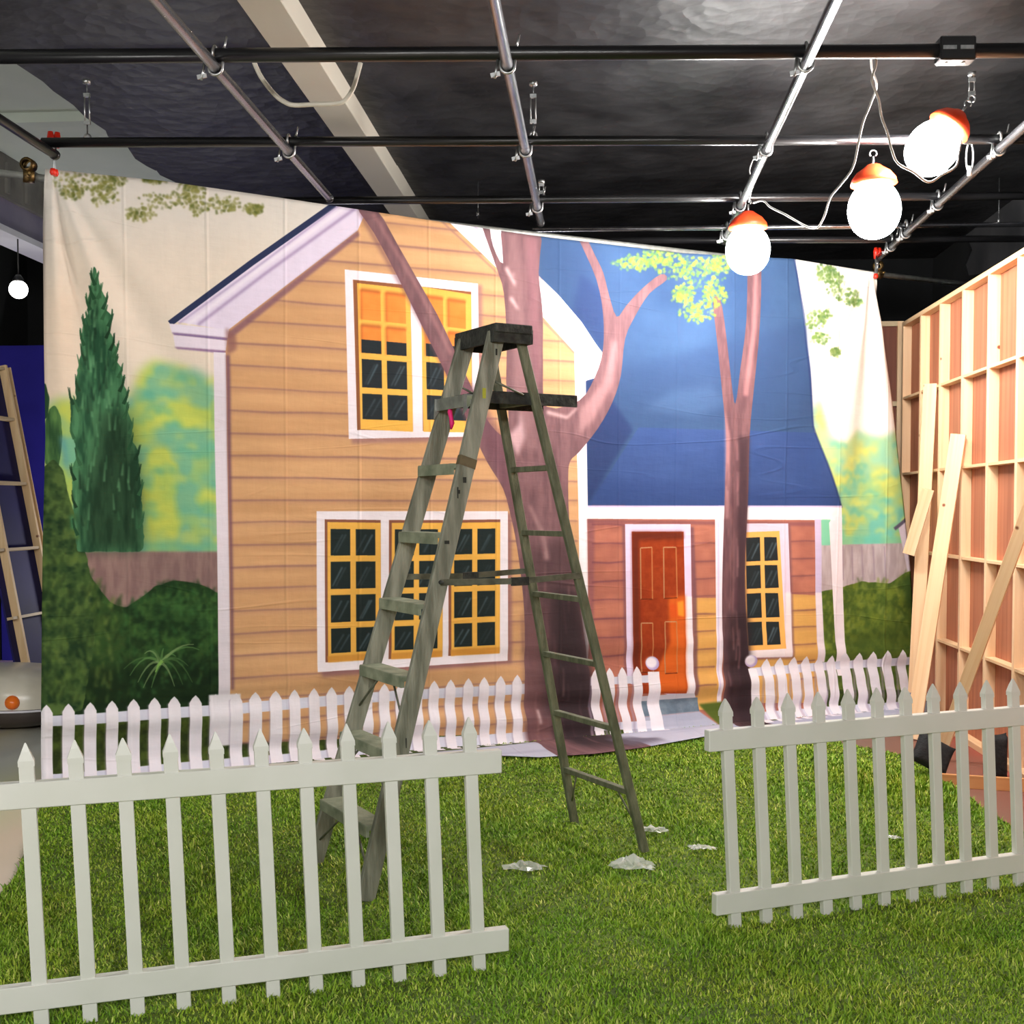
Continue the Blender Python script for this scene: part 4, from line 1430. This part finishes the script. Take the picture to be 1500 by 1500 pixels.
cross = [((20, 83), (1480, 74), 'black cross pipe highest in view, under the black ceiling sheets', 'black_pipe', .030, 0),
         ((62, 209), (1480, 204), 'black cross pipe crossing above the left corner clamp of the cloth', 'black_pipe', .026, 0),
         ((490, 294), (1480, 287), 'dark cross pipe passing behind the middle lamp', 'black_pipe', .025, 0),
         ((780, 337), (1480, 329), 'slim steel cross pipe just above the lowest lamp', 'chrome', .017, 0),
         ((800, 353), (1480, 350), 'dark steel cross pipe grazing the top of the blue roof', 'black_pipe', .024, 0)]
CY_ = []
for (pa, pb, lb, mt, r, ex) in cross:
    A, B = at_z(*pa, ZC), at_z(*pb, ZC)
    d = (B - A).normalized()
    if pa[0] < 30:
        A = A - d * 1.2
    if pa[0] == 490:
        A = A - d * 1.5
    B = B + d * 1.2
    if B.x > XR - .05:
        B = A + (B - A) * ((XR - .05 - A.x) / (B.x - A.x))
    if A.x < XL + .05:
        A = A + (B - A) * ((XL + .05 - A.x) / (B.x - A.x))
    o = MB().tube([A, (A + B) / 2, B], r, 14).build('cross_pipe', M[mt], origin=(A + B) / 2)
    tag(o, lb, 'pipe', 'cross pipes of the ceiling grid')
    MB().lathe([(0, -.01), (r + .002, -.01), (r + .002, .01), (0, .01)], 14, B, d).build('end_cap', M['black_pipe'], o)
    CY_.append((A, B))


def cross_y(i, x):
    A, B = CY_[i]
    return A.y + (B.y - A.y) * (x - A.x) / (B.x - A.x)


# the pipe the cloth hangs from, just behind its top edge
ta, tb_ = CL + CDIR * -.35, CL + CDIR * (CLEN + .55)
hp0 = Vector((ta.x, ta.y, 3.425)) - CNRM * .04
hp1 = Vector((tb_.x, tb_.y, 3.345)) - CNRM * .04
o = MB().tube([hp0, (hp0 + hp1) / 2, hp1], .02, 14).build('hanging_pipe', M['bracket'], origin=(hp0 + hp1) / 2)
tag(o, 'grey pipe carrying the top hem of the painted cloth, its ends sticking out', 'pipe')
MB().lathe([(0, -.01), (.022, -.01), (.022, .01), (0, .01)], 14, hp1, CDIR).build('end_cap', M['black_pipe'], o)
# bronze swivel couplers at the two top corners of the cloth
for (px, py), where in (((57, 226), 'left'), ((1283, 385), 'right')):
    t_ = .0 if where == 'left' else 1.0
    base = hp0 + (hp1 - hp0) * (.045 if where == 'left' else (EDGE_R[0][0] + .41) / (CLEN + .9))
    c = thing('swivel_coupler', 'dark bronze swivel coupler at the %s top corner of the cloth' % where, 'coupler', tuple(base), 'swivel couplers on the cloth pipe')
    MB().lathe([(.022, -.03), (.036, -.03), (.036, .03), (.022, .03)], 14, base, CDIR).build('jaw', M['brass'], c)
    MB().lathe([(.026, -.03), (.038, -.03), (.038, .03), (.026, .03)], 14, base + UPZ * .062, (0, 1, 0)).build('jaw', M['brass'], c)
    MB().lathe([(0, -.016), (.016, -.016), (.016, .016), (0, .016)], 10, base + UPZ * .034, UPZ).build('swivel_pin', M['zinc'], c)
    MB().tube([base + CNRM * .03, base + CNRM * .075], .007, 8).build('clamp_bolt', M['brass'], c)

# grid clamps: strap round the lower pipe, hook over the upper one, eye bolt and wing nut


def make_clamp(loc, label):
    t = thing('pipe_clamp', label, 'clamp', tuple(loc), 'grid clamps where the pipes cross')
    L = Vector(loc)
    strap = MB()
    pts = [L + Vector((math.cos(a) * .03, 0, math.sin(a) * .03)) for a in np.linspace(-2.9, -.2, 10)]
    pts = [L + Vector((-.034, 0, .07))] + pts + [L + Vector((.036, 0, .085))]
    strap.tube(pts, .0065, 8)
    strap.build('strap', M['zinc'], t)
    hk = MB()
    hk.tube([L + Vector((0, math.cos(a) * .034, .054 + math.sin(a) * .034)) for a in np.linspace(-.6, 3.7, 12)], .007, 8)
    hk.build('hook', M['zinc'], t)
    bl = MB()
    bl.tube([L + Vector((-.04, -.02, .02)), L + Vector((-.052, -.03, -.06))], .006, 8)
    bo = bl.build('bolt', M['zinc'], t)
    MB().prism(L + Vector((-.05, -.028, -.045)), (.02, 0, .004), (0, .004, 0), (-.002, 0, .009)).build('wing_nut', M['zinc'], bo)
    up_ = MB().tube([L + Vector((.036, 0, .07)), L + Vector((.05, .0, .13))], .005, 8).build('eye_bolt', M['zinc'], t)
    return t


spots = []
pipe_words = {'b': 'the pipe beside the pale beam', 'c': 'the pipe above the stepladder', 'd': 'the bright pipe near the lowest lamp', 'e': 'the pipe above the timber wall'}
cross_words = ['highest cross pipe', 'second cross pipe', 'third cross pipe', 'slim cross pipe', 'last cross pipe']
for k in 'bcde':
    for i in range(5):
        y = cross_y(i, LX[k])
        if y < ends[k] - .02 and not (k == 'b' and i > 2):
            spots.append((Vector((LX[k], y, ZL)), 'zinc clamp holding %s to the %s' % (pipe_words[k], cross_words[i])))
first = None
for loc, lb in spots:
    if first is None:
        first = make_clamp(loc, lb)
    else:
        dup(first, loc, lb)

# ------------------------------------------------------------------ hangers from the ceiling


def hanger(px, py0, py1, depth_y, label, kind, r=.004):
    p0, p1 = at_y(px, py0, depth_y), at_y(px, py1, depth_y)
    p1 = Vector((p0.x, p0.y, p1.z))
    t = thing('ceiling_hanger', label, 'hanger', tuple(p1), 'hangers of the pipe grid')
    top = Vector((p0.x, p0.y, min(p0.z, CEIL - .002)))
    if kind == 'rod':
        MB().tube([p1, top], r, 8).build('rod', M['dark_metal'], t)
        MB().lathe([(0, -.012), (.010, -.012), (.010, .012), (0, .012)], 6, p1 + UPZ * .03, UPZ).build('nut', M['zinc'], t)
    else:
        h = top.z - p1.z
        a = p1 + UPZ * h * .3
        b_ = p1 + UPZ * h * .75
        MB().tube([p1 + Vector((math.sin(s) * .018, 0, .018 - math.cos(s) * .018)) for s in np.linspace(.3, 5.9, 12)], .005, 8).build('eye', M['zinc'], t)
        MB().tube([p1 + UPZ * .036, a], .004, 8).build('rod', M['dark_metal'], t)
        tbk = MB()
        tbk.tube([a + Vector((-.013, 0, 0)), b_ + Vector((-.013, 0, 0))], .004, 8)
        tbk.tube([a + Vector((.013, 0, 0)), b_ + Vector((.013, 0, 0))], .004, 8)
        tbk.prism(a, (.017, 0, 0), (0, .007, 0), (0, 0, .01))
        tbk.prism(b_, (.017, 0, 0), (0, .007, 0), (0, 0, .01))
        tbk.build('turnbuckle', M['zinc'], t)
        MB().tube([b_, top], .004, 8).build('rod', M['dark_metal'], t)
        MB().lathe([(0, 0), (.022, 0), (.022, -.02), (0, -.02)], 8, top, UPZ).build('anchor', M['zinc'], t)


hanger(127, 117, 207, cross_y(1, -2.8) + .03, 'thin hook rod hanging in front of the white ceiling', 'turnbuckle')
hanger(781, 120, 203, cross_y(1, -.2) + .05, 'bright turnbuckle hanger beside the pipe over the stepladder', 'turnbuckle')
hanger(700, 266, 320, 7.95, 'thin threaded rod hanging left of the pipe above the stepladder', 'rod', .003)
hanger(1464, 260, 330, cross_y(3, 2.6), 'thin threaded rod at the end of the slim cross pipe', 'rod', .003)
hanger(1424, 106, 150, cross_y(1, 2.1) - .02, 'short turnbuckle hanger above the tilted lamp', 'turnbuckle')
hanger(793, 264, 290, cross_y(2, -.3) + .05, 'short turnbuckle hanger above the third cross pipe', 'turnbuckle')

# coupling box on the highest cross pipe
A, B = CY_[0]
dcp = (B - A).normalized()
pc = at_z(1407, 66, ZC)
pc = A + dcp * (pc - A).dot(dcp)
cb = thing('pipe_coupling', 'black box coupling clamped on the highest cross pipe', 'coupling', tuple(pc))
MB().prism(pc, dcp * .075, Vector((-dcp.y, dcp.x, 0)) * .04, UPZ * .05).build('sleeve', M['black_pipe'], cb, bevel=.006)
for s in (-1, 1):
    MB().prism(pc + dcp * .036 * s - Vector((-dcp.y, dcp.x, 0)) * .041, dcp * .028, Vector((-dcp.y, dcp.x, 0)) * .003, UPZ * .008).build('clip_plate', M['zinc'], cb)
    MB().tube([pc + dcp * .036 * s - UPZ * .052, pc + dcp * .036 * s + UPZ * .062], .006, 8).build('clamp_bolt', M['zinc'], cb)

# ------------------------------------------------------------------ red tipped spring clamps at the cloth corners


def spring_clamp(base, label):
    t = thing('spring_clamp', label, 'clamp', tuple(base), 'red tipped spring clamps on the cloth')
    B_ = Vector(base)
    for s in (-1, 1):
        top = B_ + CDIR * .018 * s + CNRM * .03 + UPZ * .14
        midp = B_ + CDIR * .004 * s + CNRM * .022 + UPZ * .02
        tip = B_ - CDIR * .006 * s + CNRM * .02 * (1 if s > 0 else .2) - UPZ * .06
        arm = MB().bar(top, midp, CNRM, .022, .008)
        arm.bar(midp, tip, CNRM, .022, .007)
        a_ = arm.build('arm', M['zinc'], t)
        MB().tube([top + (midp - top) * .62, top + (midp - top) * .2, top + UPZ * .006], .02, 10, rads=[.017, .02, .013]).build('grip', M['red_vinyl'], a_)
        MB().tube([tip + UPZ * .014, tip - UPZ * .008, tip - UPZ * .02], .017, 10, rads=[.014, .018, .012]).build('jaw_tip', M['red_vinyl'], a_)
    MB().lathe([(0, -.016), (.010, -.016), (.010, .016), (0, .016)], 10, B_ + CNRM * .022 + UPZ * .03, CNRM).build('spring', M['zinc'], t)


cl = at_y(79, 236, 6.27)
spring_clamp((cl.x, cl.y, cl.z), 'red tipped spring clamp at the left top corner of the cloth')
cr = CL + CDIR * (itp(ERz, 3.36) - .03)
spring_clamp((cr.x + CNRM.x * .03, cr.y + CNRM.y * .03, 3.38), 'red tipped spring clamp at the right top corner of the cloth')

# ------------------------------------------------------------------ lamps


def work_lamp(top, axis, label, s=1.16):
    """orange cap, socket, hanging hook and a big white diffuser globe; axis points from the cap to the globe"""
    T_ = Vector(top)
    ax = Vector(axis).normalized()
    t = thing('work_lamp', label, 'lamp', tuple(T_), 'lit hanging work lamps')
    P_ = lambda h: T_ + ax * h
    MB().tube([P_(.0) + Vector((math.sin(a) * .018, 0, math.cos(a) * .018)) for a in np.linspace(-2.4, 2.4, 10)], .004, 8).build('hook', M['zinc'], t)
    MB().tube([P_(.015), P_(.06)], .006, 8).build('stem', M['zinc'], t)
    MB().lathe([(0, .05 * s), (.03 * s, .052 * s), (.045 * s, .065 * s), (.075 * s, .085 * s), (.098 * s, .115 * s), (.104 * s, .14 * s), (.0, .14 * s)], 24, T_, ax).build('cap', M['orange'], t)
    prof = [(0.0, .128 * s)] + [(.118 * s * math.sin(a) ** .9, (.255 - .13 * math.cos(a)) * s) for a in np.linspace(.35, math.pi - .02, 16)] + [(0, .386 * s)]
    MB().lathe(prof, 28, T_, ax).build('globe', M['globe'], t)
    return t


p1 = at_y(1096, 296, cross_y(2, .95) - .02)
work_lamp(p1, (0, 0, -1), 'lit work lamp hanging lowest, at the end of the bright pipe')
p2 = at_y(1279, 225, cross_y(1, 1.5) + .03)
work_lamp(p2, (.03, 0, -1), 'lit work lamp with orange cap hanging under the second cross pipe')
p3 = at_y(1418, 152, cross_y(1, 2.1) - .2)
work_lamp(p3, (-.62, .0, -.78), 'lit work lamp hanging tilted, topmost in the corner', 1.1)
# snap hook beside the tilted lamp
q0, q1 = at_y(1422, 208, cross_y(1, 2.1) + .02), at_y(1419, 252, cross_y(1, 2.1) + .02)
cz_ = (q0 + q1) / 2
sh_ = thing('snap_hook', 'bright snap hook dangling beside the tilted lamp', 'hook', tuple(cz_))
hh = (q0 - q1).length / 2
MB().tube([cz_ + Vector((math.sin(a) * .018, 0, math.cos(a) * hh)) for a in np.linspace(.3, 2 * math.pi + .3, 20)], .005, 8).build('body', M['zinc'], sh_)
MB().lathe([(0, -.02), (.012, -.02), (.014, 0), (.012, .03), (0, .03)], 10, cz_ - UPZ * hh, UPZ).build('swivel', M['zinc'], sh_)


def cord(name, pts, y, label, mat='cord', r=.0055, cat='cord'):
    P_ = []
    for i, p in enumerate(pts):
        yy = y[0] + (y[1] - y[0]) * i / (len(pts) - 1) if isinstance(y, tuple) else y
        P_.append(at_y(p[0], p[1], yy))
    out = []
    for i in range(len(P_) - 1):
        a = P_[max(0, i - 1)]
        b_, c_ = P_[i], P_[i + 1]
        d_ = P_[min(len(P_) - 1, i + 2)]
        for k in range(4):
            t = k / 4
            out.append(.5 * (2 * b_ + (c_ - a) * t + (2 * a - 5 * b_ + 4 * c_ - d_) * t * t + (3 * b_ - a - 3 * c_ + d_) * t ** 3))
    out.append(P_[-1])
    o = MB().tube(out, r, 8).build(name, M[mat], origin=out[0])
    return tag(o, label, cat)


cord('power_cord', [(1275, 74), (1277, 100), (1284, 125), (1276, 150), (1264, 180), (1257, 212), (1249, 246), (1230, 272), (1216, 290), (1207, 318), (1196, 334), (1180, 331), (1150, 314), (1128, 303), (1118, 294), (1104, 297)], (5.2, 7.3), 'looped lamp cord sagging between the lowest and the middle lamp')
cord('power_cord', [(1284, 74), (1283, 96), (1277, 118), (1287, 145), (1291, 170), (1300, 195), (1307, 222), (1316, 240), (1338, 252), (1360, 267), (1380, 256), (1400, 244), (1404, 226), (1408, 205)], (5.2, 6.2), 'looped lamp cord sagging below the tilted lamp')
cord('power_cord', [(1097, 296), (1100, 282), (1104, 268), (1098, 250), (1104, 232)], 7.3, 'short cord rising from the lowest lamp along the bright pipe', r=.004)
beamz = 5.35
cord('ceiling_conduit', [(371, 88), (382, 112), (402, 138), (418, 150), (432, 154), (460, 153), (490, 152), (505, 147), (517, 130), (524, 108), (528, 92)], 5.5, 'pale flexible conduit looping across the beam', r=.011, cat='conduit', mat='conduit')
cord('ceiling_conduit', [(1290, 165), (1296, 190)], 6.2, 'x') if False else None

# far lamp at the left
p = at_y(27, 424, 9.6)
fl = thing('globe_lamp', 'round white lamp glowing in the dark beyond the left edge of the cloth', 'lamp', (p.x, p.y, p.z))
M['far_globe'] = glow_mat('far_lamp_glass', (1, .97, .9), 14)
MB().lathe([(0, -.075)] + [(.075 * math.sin(a), -.075 * math.cos(a)) for a in np.linspace(.2, 2.9, 12)] + [(0, .075)], 18, p, UPZ).build('globe', M['far_globe'], fl)
MB().lathe([(0, .06), (.04, .06), (.045, .08), (.02, .12), (0, .12)], 14, p, UPZ).build('cap', M['black_pipe'], fl)
MB().tube([p + UPZ * .12, Vector((p.x, p.y, 4.4))], .006, 8).build('cable', M['black_cord'], fl)

# ------------------------------------------------------------------ timber framed set wall on the right
WX, SD = 2.43, .068
wt = thing('set_wall', 'timber framed back of a plywood set wall receding along the right side', 'set wall', (WX + .04, 8.2, 0))
LEV = [.02, .62, 1.235, 1.85, 2.46, 3.055]
sy = [9.92, 9.38, 8.85, 8.31, 7.77, 7.235, 6.7, 6.165, 5.63, 5.095, 4.56, 4.025]
M['pine_l'] = wood_mat('pine_upright_set_wall', (228, 176, 120), (244, 204, 152))
for y in sy:
    MB().box((WX, y - .019, .0), (WX + SD, y + .019, 3.04)).build('stud', M['pine'], wt, bevel=.0015)
for i in range(len(sy) - 1):
    ya, yb = sy[i + 1] + .019, sy[i] - .019
    for lz in LEV[1:-1]:
        MB().box((WX + .003, ya, lz - .010), (WX + SD, yb, lz + .010)).build('cross_rail', M['pine_y'], wt, bevel=.0015)
MB().box((WX - .002, sy[-1] - .02, 3.04), (WX + SD + .012, sy[0] + .02, 3.075)).build('top_plate', M['pine_y'], wt, bevel=.002)
MB().box((WX, sy[-1] - .02, .0), (WX + SD, sy[0] + .02, .03)).build('bottom_plate', M['pine_y'], wt, bevel=.002) if False else None
for i in range(len(sy) - 1):
    MB().box((WX, sy[i + 1] + .019, .0), (WX + SD, sy[i] - .019, .04)).build('bottom_plate', M['pine_y'], wt, bevel=.0015)
for i in range(0, len(sy) - 1, 2):
    ya, yb = sy[min(i + 2, len(sy) - 1)], sy[i]
    MB().box((WX + SD, ya + .001, .0), (WX + SD + .012, yb - .001, 3.04)).build('plywood_panel', M['ply'], wt)
# return flat standing across the far end
RY = 10.15
rt = thing('set_wall', 'brown plywood flat standing across the far end, half behind the cloth', 'set wall', (2.1, RY, 0))
zt = 3.12
xr_ = at_y(1318, 700, RY).x
MB().box((1.2, RY + .03, .0), (xr_ + .02, RY + .045, zt)).build('plywood_panel', M['dark_ply'], rt)
for x0, x1 in ((xr_ - .03, xr_ + .02), (1.2, 1.25), (1.75, 1.79)):
    MB().box((x0, RY, 0), (x1, RY + .03, zt)).build('stile', M['pine'], rt)
for z0_ in (0.0, 1.2, 2.42, zt - .04):
    for xa, xb in ((1.25, 1.75), (1.79, xr_ - .03)):
        MB().box((xa, RY + .002, z0_), (xb, RY + .03, z0_ + .04)).build('cross_rail', M['cream_wood_y'], rt)

# loose boards leaning against it


def plank(p_low, p_high, wid, thick, face, label, mat='pine', name='plank', group='loose pine boards leaning on the set wall'):
    a, b_ = Vector(p_low), Vector(p_high)
    d_ = (b_ - a)
    L = d_.length
    zax = d_.normalized()
    f = Vector(face)
    yax = (f - zax * f.dot(zax)).normalized()
    xax = yax.cross(zax)
    mb = MB().box((-wid / 2, -thick / 2, 0), (wid / 2, thick / 2, L))
    o = mb.build(name, M[mat], bevel=.002)
    o.matrix_world = Matrix(((xax.x, yax.x, zax.x, a.x), (xax.y, yax.y, zax.y, a.y), (xax.z, yax.z, zax.z, a.z), (0, 0, 0, 1)))
    tag(o, label, 'plank', group)
    return o


# wide board, foot on the floor
lo_ = at_z(1336, 1082, .01)
hi_ = at_x(1404, 636, WX - .03)
plank(lo_, hi_, .10, .022, (-.55, -1, 0), 'wide pine board leaning out from the timber wall beside the cloth')
# upright board in front of the studs
lo2 = at_x(1363, 1040, WX - .035)
hi2 = at_x(1363, 562, WX - .03)
plank(at_z(1338, 1058, .005), hi2, .095, .02, (-.5, -1, 0), 'tall upright pine board standing against the far studs')
hi3 = at_x(1358, 722, WX - .11)
lo3 = hi3 + Vector((-.12, .2, -.55))
lo3 = at_y(1331, 812, hi3.y + .12)
dd = (lo3 - hi3)
foot = hi3 + dd * (hi3.z / -dd.z) * .97 if dd.z < 0 else lo3
plank(lo3, hi3 - dd * .06, .085, .02, (-.4, -1, 0), 'short pine board slanting down behind the right edge of the cloth')
# diagonal stage brace with its foot
lo4 = at_z(1379, 1100, .06)
hi4 = at_z(1540, 640, 1.9)
hi4 = at_x(1482, 815, WX - .12)
dd = hi4 - lo4
plank(lo4, lo4 + dd * 1.7, .075, .02, (-.75, -1, 0), 'long thin pine brace rising steeply to the right, cut by the picture edge')
# base board with weights
b0, b1 = at_z(1372, 1152, .0), at_z(1500, 1160, .0)
dv = (b1 - b0).normalized()
nv = Vector((-dv.y, dv.x, 0))
mb = MB()
bo = MB().box((0, -.01, 0), ((b1 - b0).length + .4, .012, .075)).build('floor_board', M['pine_x'], bevel=.002)
bo.matrix_world = Matrix(((dv.x, nv.x, 0, b0.x), (dv.y, nv.y, 0, b0.y), (0, 0, 1, 0), (0, 0, 0, 1)))
tag(bo, 'orange toned board standing on edge on the red floor behind the fence', 'plank')


def sandbag(loc, wd, ht, th, spin, tilt, yaw, e, label):
    """stuffed canvas pillow standing on the floor; e shapes its corners"""
    n, k = 18, 14
    vs, fs = [], []
    rot = Matrix.Rotation(yaw, 3, 'Z') @ Matrix.Rotation(tilt, 3, 'X') @ Matrix.Rotation(spin, 3, 'Y')
    for side in (-1, 1):
        for j_ in range(k + 1):
            for i_ in range(n + 1):
                u_, v_ = i_ / n * 2 - 1, j_ / k * 2 - 1
                pinch = 1 - .10 * (1 - v_ * v_) * abs(u_) ** 3
                pinv = 1 - .10 * (1 - u_ * u_) * abs(v_) ** 3
                t = th / 2 * ((1 - u_ ** 4) * (1 - v_ ** 4)) ** e
                vs.append(rot @ Vector((u_ * wd / 2 * pinch, side * t, v_ * ht / 2 * pinv)))
    m_ = (n + 1) * (k + 1)
    for side in (0, 1):
        for j_ in range(k):
            for i_ in range(n):
                q = [side * m_ + j_ * (n + 1) + i_, side * m_ + j_ * (n + 1) + i_ + 1, side * m_ + (j_ + 1) * (n + 1) + i_ + 1, side * m_ + (j_ + 1) * (n + 1) + i_]
                fs.append(q if side == 0 else q[::-1])
    low = min(p.z for p in vs)
    L_ = Vector(loc)
    vs = [p + L_ - Vector((0, 0, low)) for p in vs]
    o = MB().add(vs, fs, True).build('sandbag', M['sandbag'], origin=L_)
    return tag(o, label, 'sandbag', 'black stage weights')


s1 = at_z(1374, 1143, 0)
sandbag((s1.x - .02, s1.y + .05, .004), .24, .2, .09, .55, -.35, .25, .4, 'black pointed sandbag propped up on the red floor at the turf edge')
s2 = at_z(1464, 1148, 0)
sandbag((s2.x + .01, s2.y + .11, .004), .125, .27, .11, 0, 0, .05, .18, 'black upright sandbag behind the orange toned board')
# blue and grey bucket half hidden by the wide board
s3 = at_z(1352, 1064, 0)
bk = thing('bucket', 'small grey bucket with blue top behind the wide board', 'bucket', (s3.x, s3.y, 0))
MB().lathe([(0, 0), (.075, 0), (.092, .2), (.086, .2), (.07, .01), (0, .01)], 20, s3, UPZ).build('body', M['grey_plastic'], bk)
MB().lathe([(.086, .2), (.096, .2), (.096, .235), (.06, .245), (0, .245)], 20, s3, UPZ).build('lid', M['blue_plastic'], bk)

# ------------------------------------------------------------------ leaning framed flat, far left
fy0, fy1 = 8.95, 9.74
fx, tan_ = -4.47, .185
FT = thing('leaning_flat', 'dark blue flat with cream timber framing leaning toward the left wall', 'set wall', (fx, 9.6, 0))


def fl_pt(y, z, off=0):
    return Vector((fx - tan_ * z + off, y, z))


nrm = Vector((1, 0, tan_)).normalized()
H_ = 2.75
mb = MB()
c0, c1 = fl_pt((fy0 + fy1) / 2, 0.02), fl_pt((fy0 + fy1) / 2, H_)
mb.prism((c0 + c1) / 2 - nrm * .012, Vector((0, (fy1 - fy0) / 2, 0)), nrm * .008, (c1 - c0) / 2)
mb.build('panel', M['dark_blue'], FT)
MB().bar(fl_pt(fy1 + .006, .02) + nrm * .005, fl_pt(fy1 + .006, H_) + nrm * .005, (0, 1, 0), .012, .05).build('edge_strip', M['cream_wood'], FT)
for y in (9.05, 9.62):
    a, b_ = fl_pt(y, .02), fl_pt(y, H_)
    MB().prism((a + b_) / 2 + nrm * .028, Vector((0, .016, 0)), nrm * .030, (b_ - a) / 2).build('stile', M['cream_wood'], FT)
for z in (.12, .71, 1.24, 1.77, 2.3, H_ - .03):
    for ya, yb in ((fy0, 9.03), (9.07, 9.60)):
        c = fl_pt((ya + yb) / 2, z) + nrm * .024
        MB().prism(c, Vector((0, (yb - ya) / 2, 0)), nrm * .026, (fl_pt(0, 1) - fl_pt(0, 0)).normalized() * .011).build('cross_rail', M['cream_wood_y'], FT)

# white rounded prop with an orange lamp, far left on the floor
g0 = at_z(28, 1062, 0)
hp = thing('fibreglass_prop', 'white rounded prop with dark underside and orange lamp at the far left', 'prop', (g0.x - .1, g0.y - .1, 0))


def superell(c, rx, ry, rz, e1, e2, zlo, zhi, n=28, k=14):
    vs, fs = [], []
    for i in range(k + 1):
        t = zlo + (zhi - zlo) * i / k
        cz, sz = math.cos(t), math.sin(t)
        for j in range(n):
            th = 2 * math.pi * j / n
            f = lambda v, e: math.copysign(abs(v) ** e, v)
            vs.append(Vector(c) + Vector((rx * f(cz, e1) * f(math.cos(th), e2), ry * f(cz, e1) * f(math.sin(th), e2), rz * f(sz, e1))))
    for i in range(k):
        for j in range(n):
            fs.append((i * n + j, i * n + (j + 1) % n, (i + 1) * n + (j + 1) % n, (i + 1) * n + j))
    return vs, fs


cc = Vector((g0.x - .1, g0.y + .02, .17))
vs, fs = superell(cc, .55, .42, .27, .7, .8, 0.0, math.pi / 2)
MB().add(vs, fs, True).build('shell', M['white_shell'], hp)
vs, fs = superell(cc, .55, .42, .165, .7, .8, -math.pi / 2, 0.0)
MB().add(vs, fs, True).build('underside', M['dark_shell'], hp)
ring = [cc + Vector((  .558 * math.copysign(abs(math.cos(a)) ** .8, math.cos(a)), .428 * math.copysign(abs(math.sin(a)) ** .8, math.sin(a)), -.01)) for a in np.linspace(0, 2 * math.pi, 48)]
MB().tube(ring, .008, 8, cap=False).build('trim_line', M['white_trim'], hp)
lp = at_z(22, 1030, .2)
lp = cc + Vector((.1, -.48, .02))
M['amber'] = noise_mat('amber_lens', (250, 110, 30), (255, 130, 40), scale=10, rough=.25)
lp = at_y(17, 1029, cc.y - .40)
MB().lathe([(0, -.03), (.05, -.03), (.05, .0), (.04, .02), (0, .03)], 16, lp, (0, -1, .3)).build('marker_lamp', M['amber'], hp)

# ------------------------------------------------------------------ scraps of clear plastic on the grass
m, nt, b = new_mat('clear_plastic_film')
tr = nt.nodes.new('ShaderNodeBsdfTransparent')
mixs = nt.nodes.new('ShaderNodeMixShader')
mixs.inputs[0].default_value = .45
b.inputs['Base Color'].default_value = (.86, .88, .84, 1)
b.inputs['Roughness'].default_value = .15
out = nt.nodes['Material Output']
nt.links.new(tr.outputs[0], mixs.inputs[1])
nt.links.new(b.outputs[0], mixs.inputs[2])
nt.links.new(mixs.outputs[0], out.inputs['Surface'])
M['film'] = m


def scrap(px, py, w_, h_, label, seed):
    c = at_z(px, py, .03)
    q = random.Random(seed)
    nx_, ny_ = 11, 8
    vs, fs = [], []
    for j in range(ny_):
        for i in range(nx_):
            u_, v_ = i / (nx_ - 1) - .5, j / (ny_ - 1) - .5
            rr = 1 - .35 * (abs(u_) + abs(v_)) * q.random()
            z = .004 + .030 * h_ * max(0, 1 - (u_ * u_ + v_ * v_) * 4) * q.random() ** .6 + .01 * q.random()
            vs.append((c.x + u_ * w_ * 1.25 * rr + q.uniform(-.012, .012), c.y + v_ * w_ * .6 * rr + q.uniform(-.012, .012), .026 + z))
    for j in range(ny_ - 1):
        for i in range(nx_ - 1):
            fs.append((j * nx_ + i, j * nx_ + i + 1, (j + 1) * nx_ + i + 1, (j + 1) * nx_ + i))
    o = MB().add(vs, fs).build('plastic_scrap', M['film'], origin=(c.x, c.y, .02))
    tag(o, label, 'plastic', 'crumpled clear film scraps on the grass')


scrap(768, 1272, .15, 1.2, 'crumpled clear plastic scrap on the grass halfway to the left fence end', 1)
scrap(925, 1270, .17, 1.7, 'largest crumpled clear plastic scrap, below the near rear ladder leg', 2)
scrap(958, 1218, .12, .9, 'clear plastic scrap right beside the near rear ladder leg', 3)
scrap(1028, 1243, .10, .4, 'flat pale plastic shred on open grass left of the right fence', 4)
scrap(1305, 1228, .08, .3, 'tiny pale plastic shred seen between pickets of the right fence', 5)
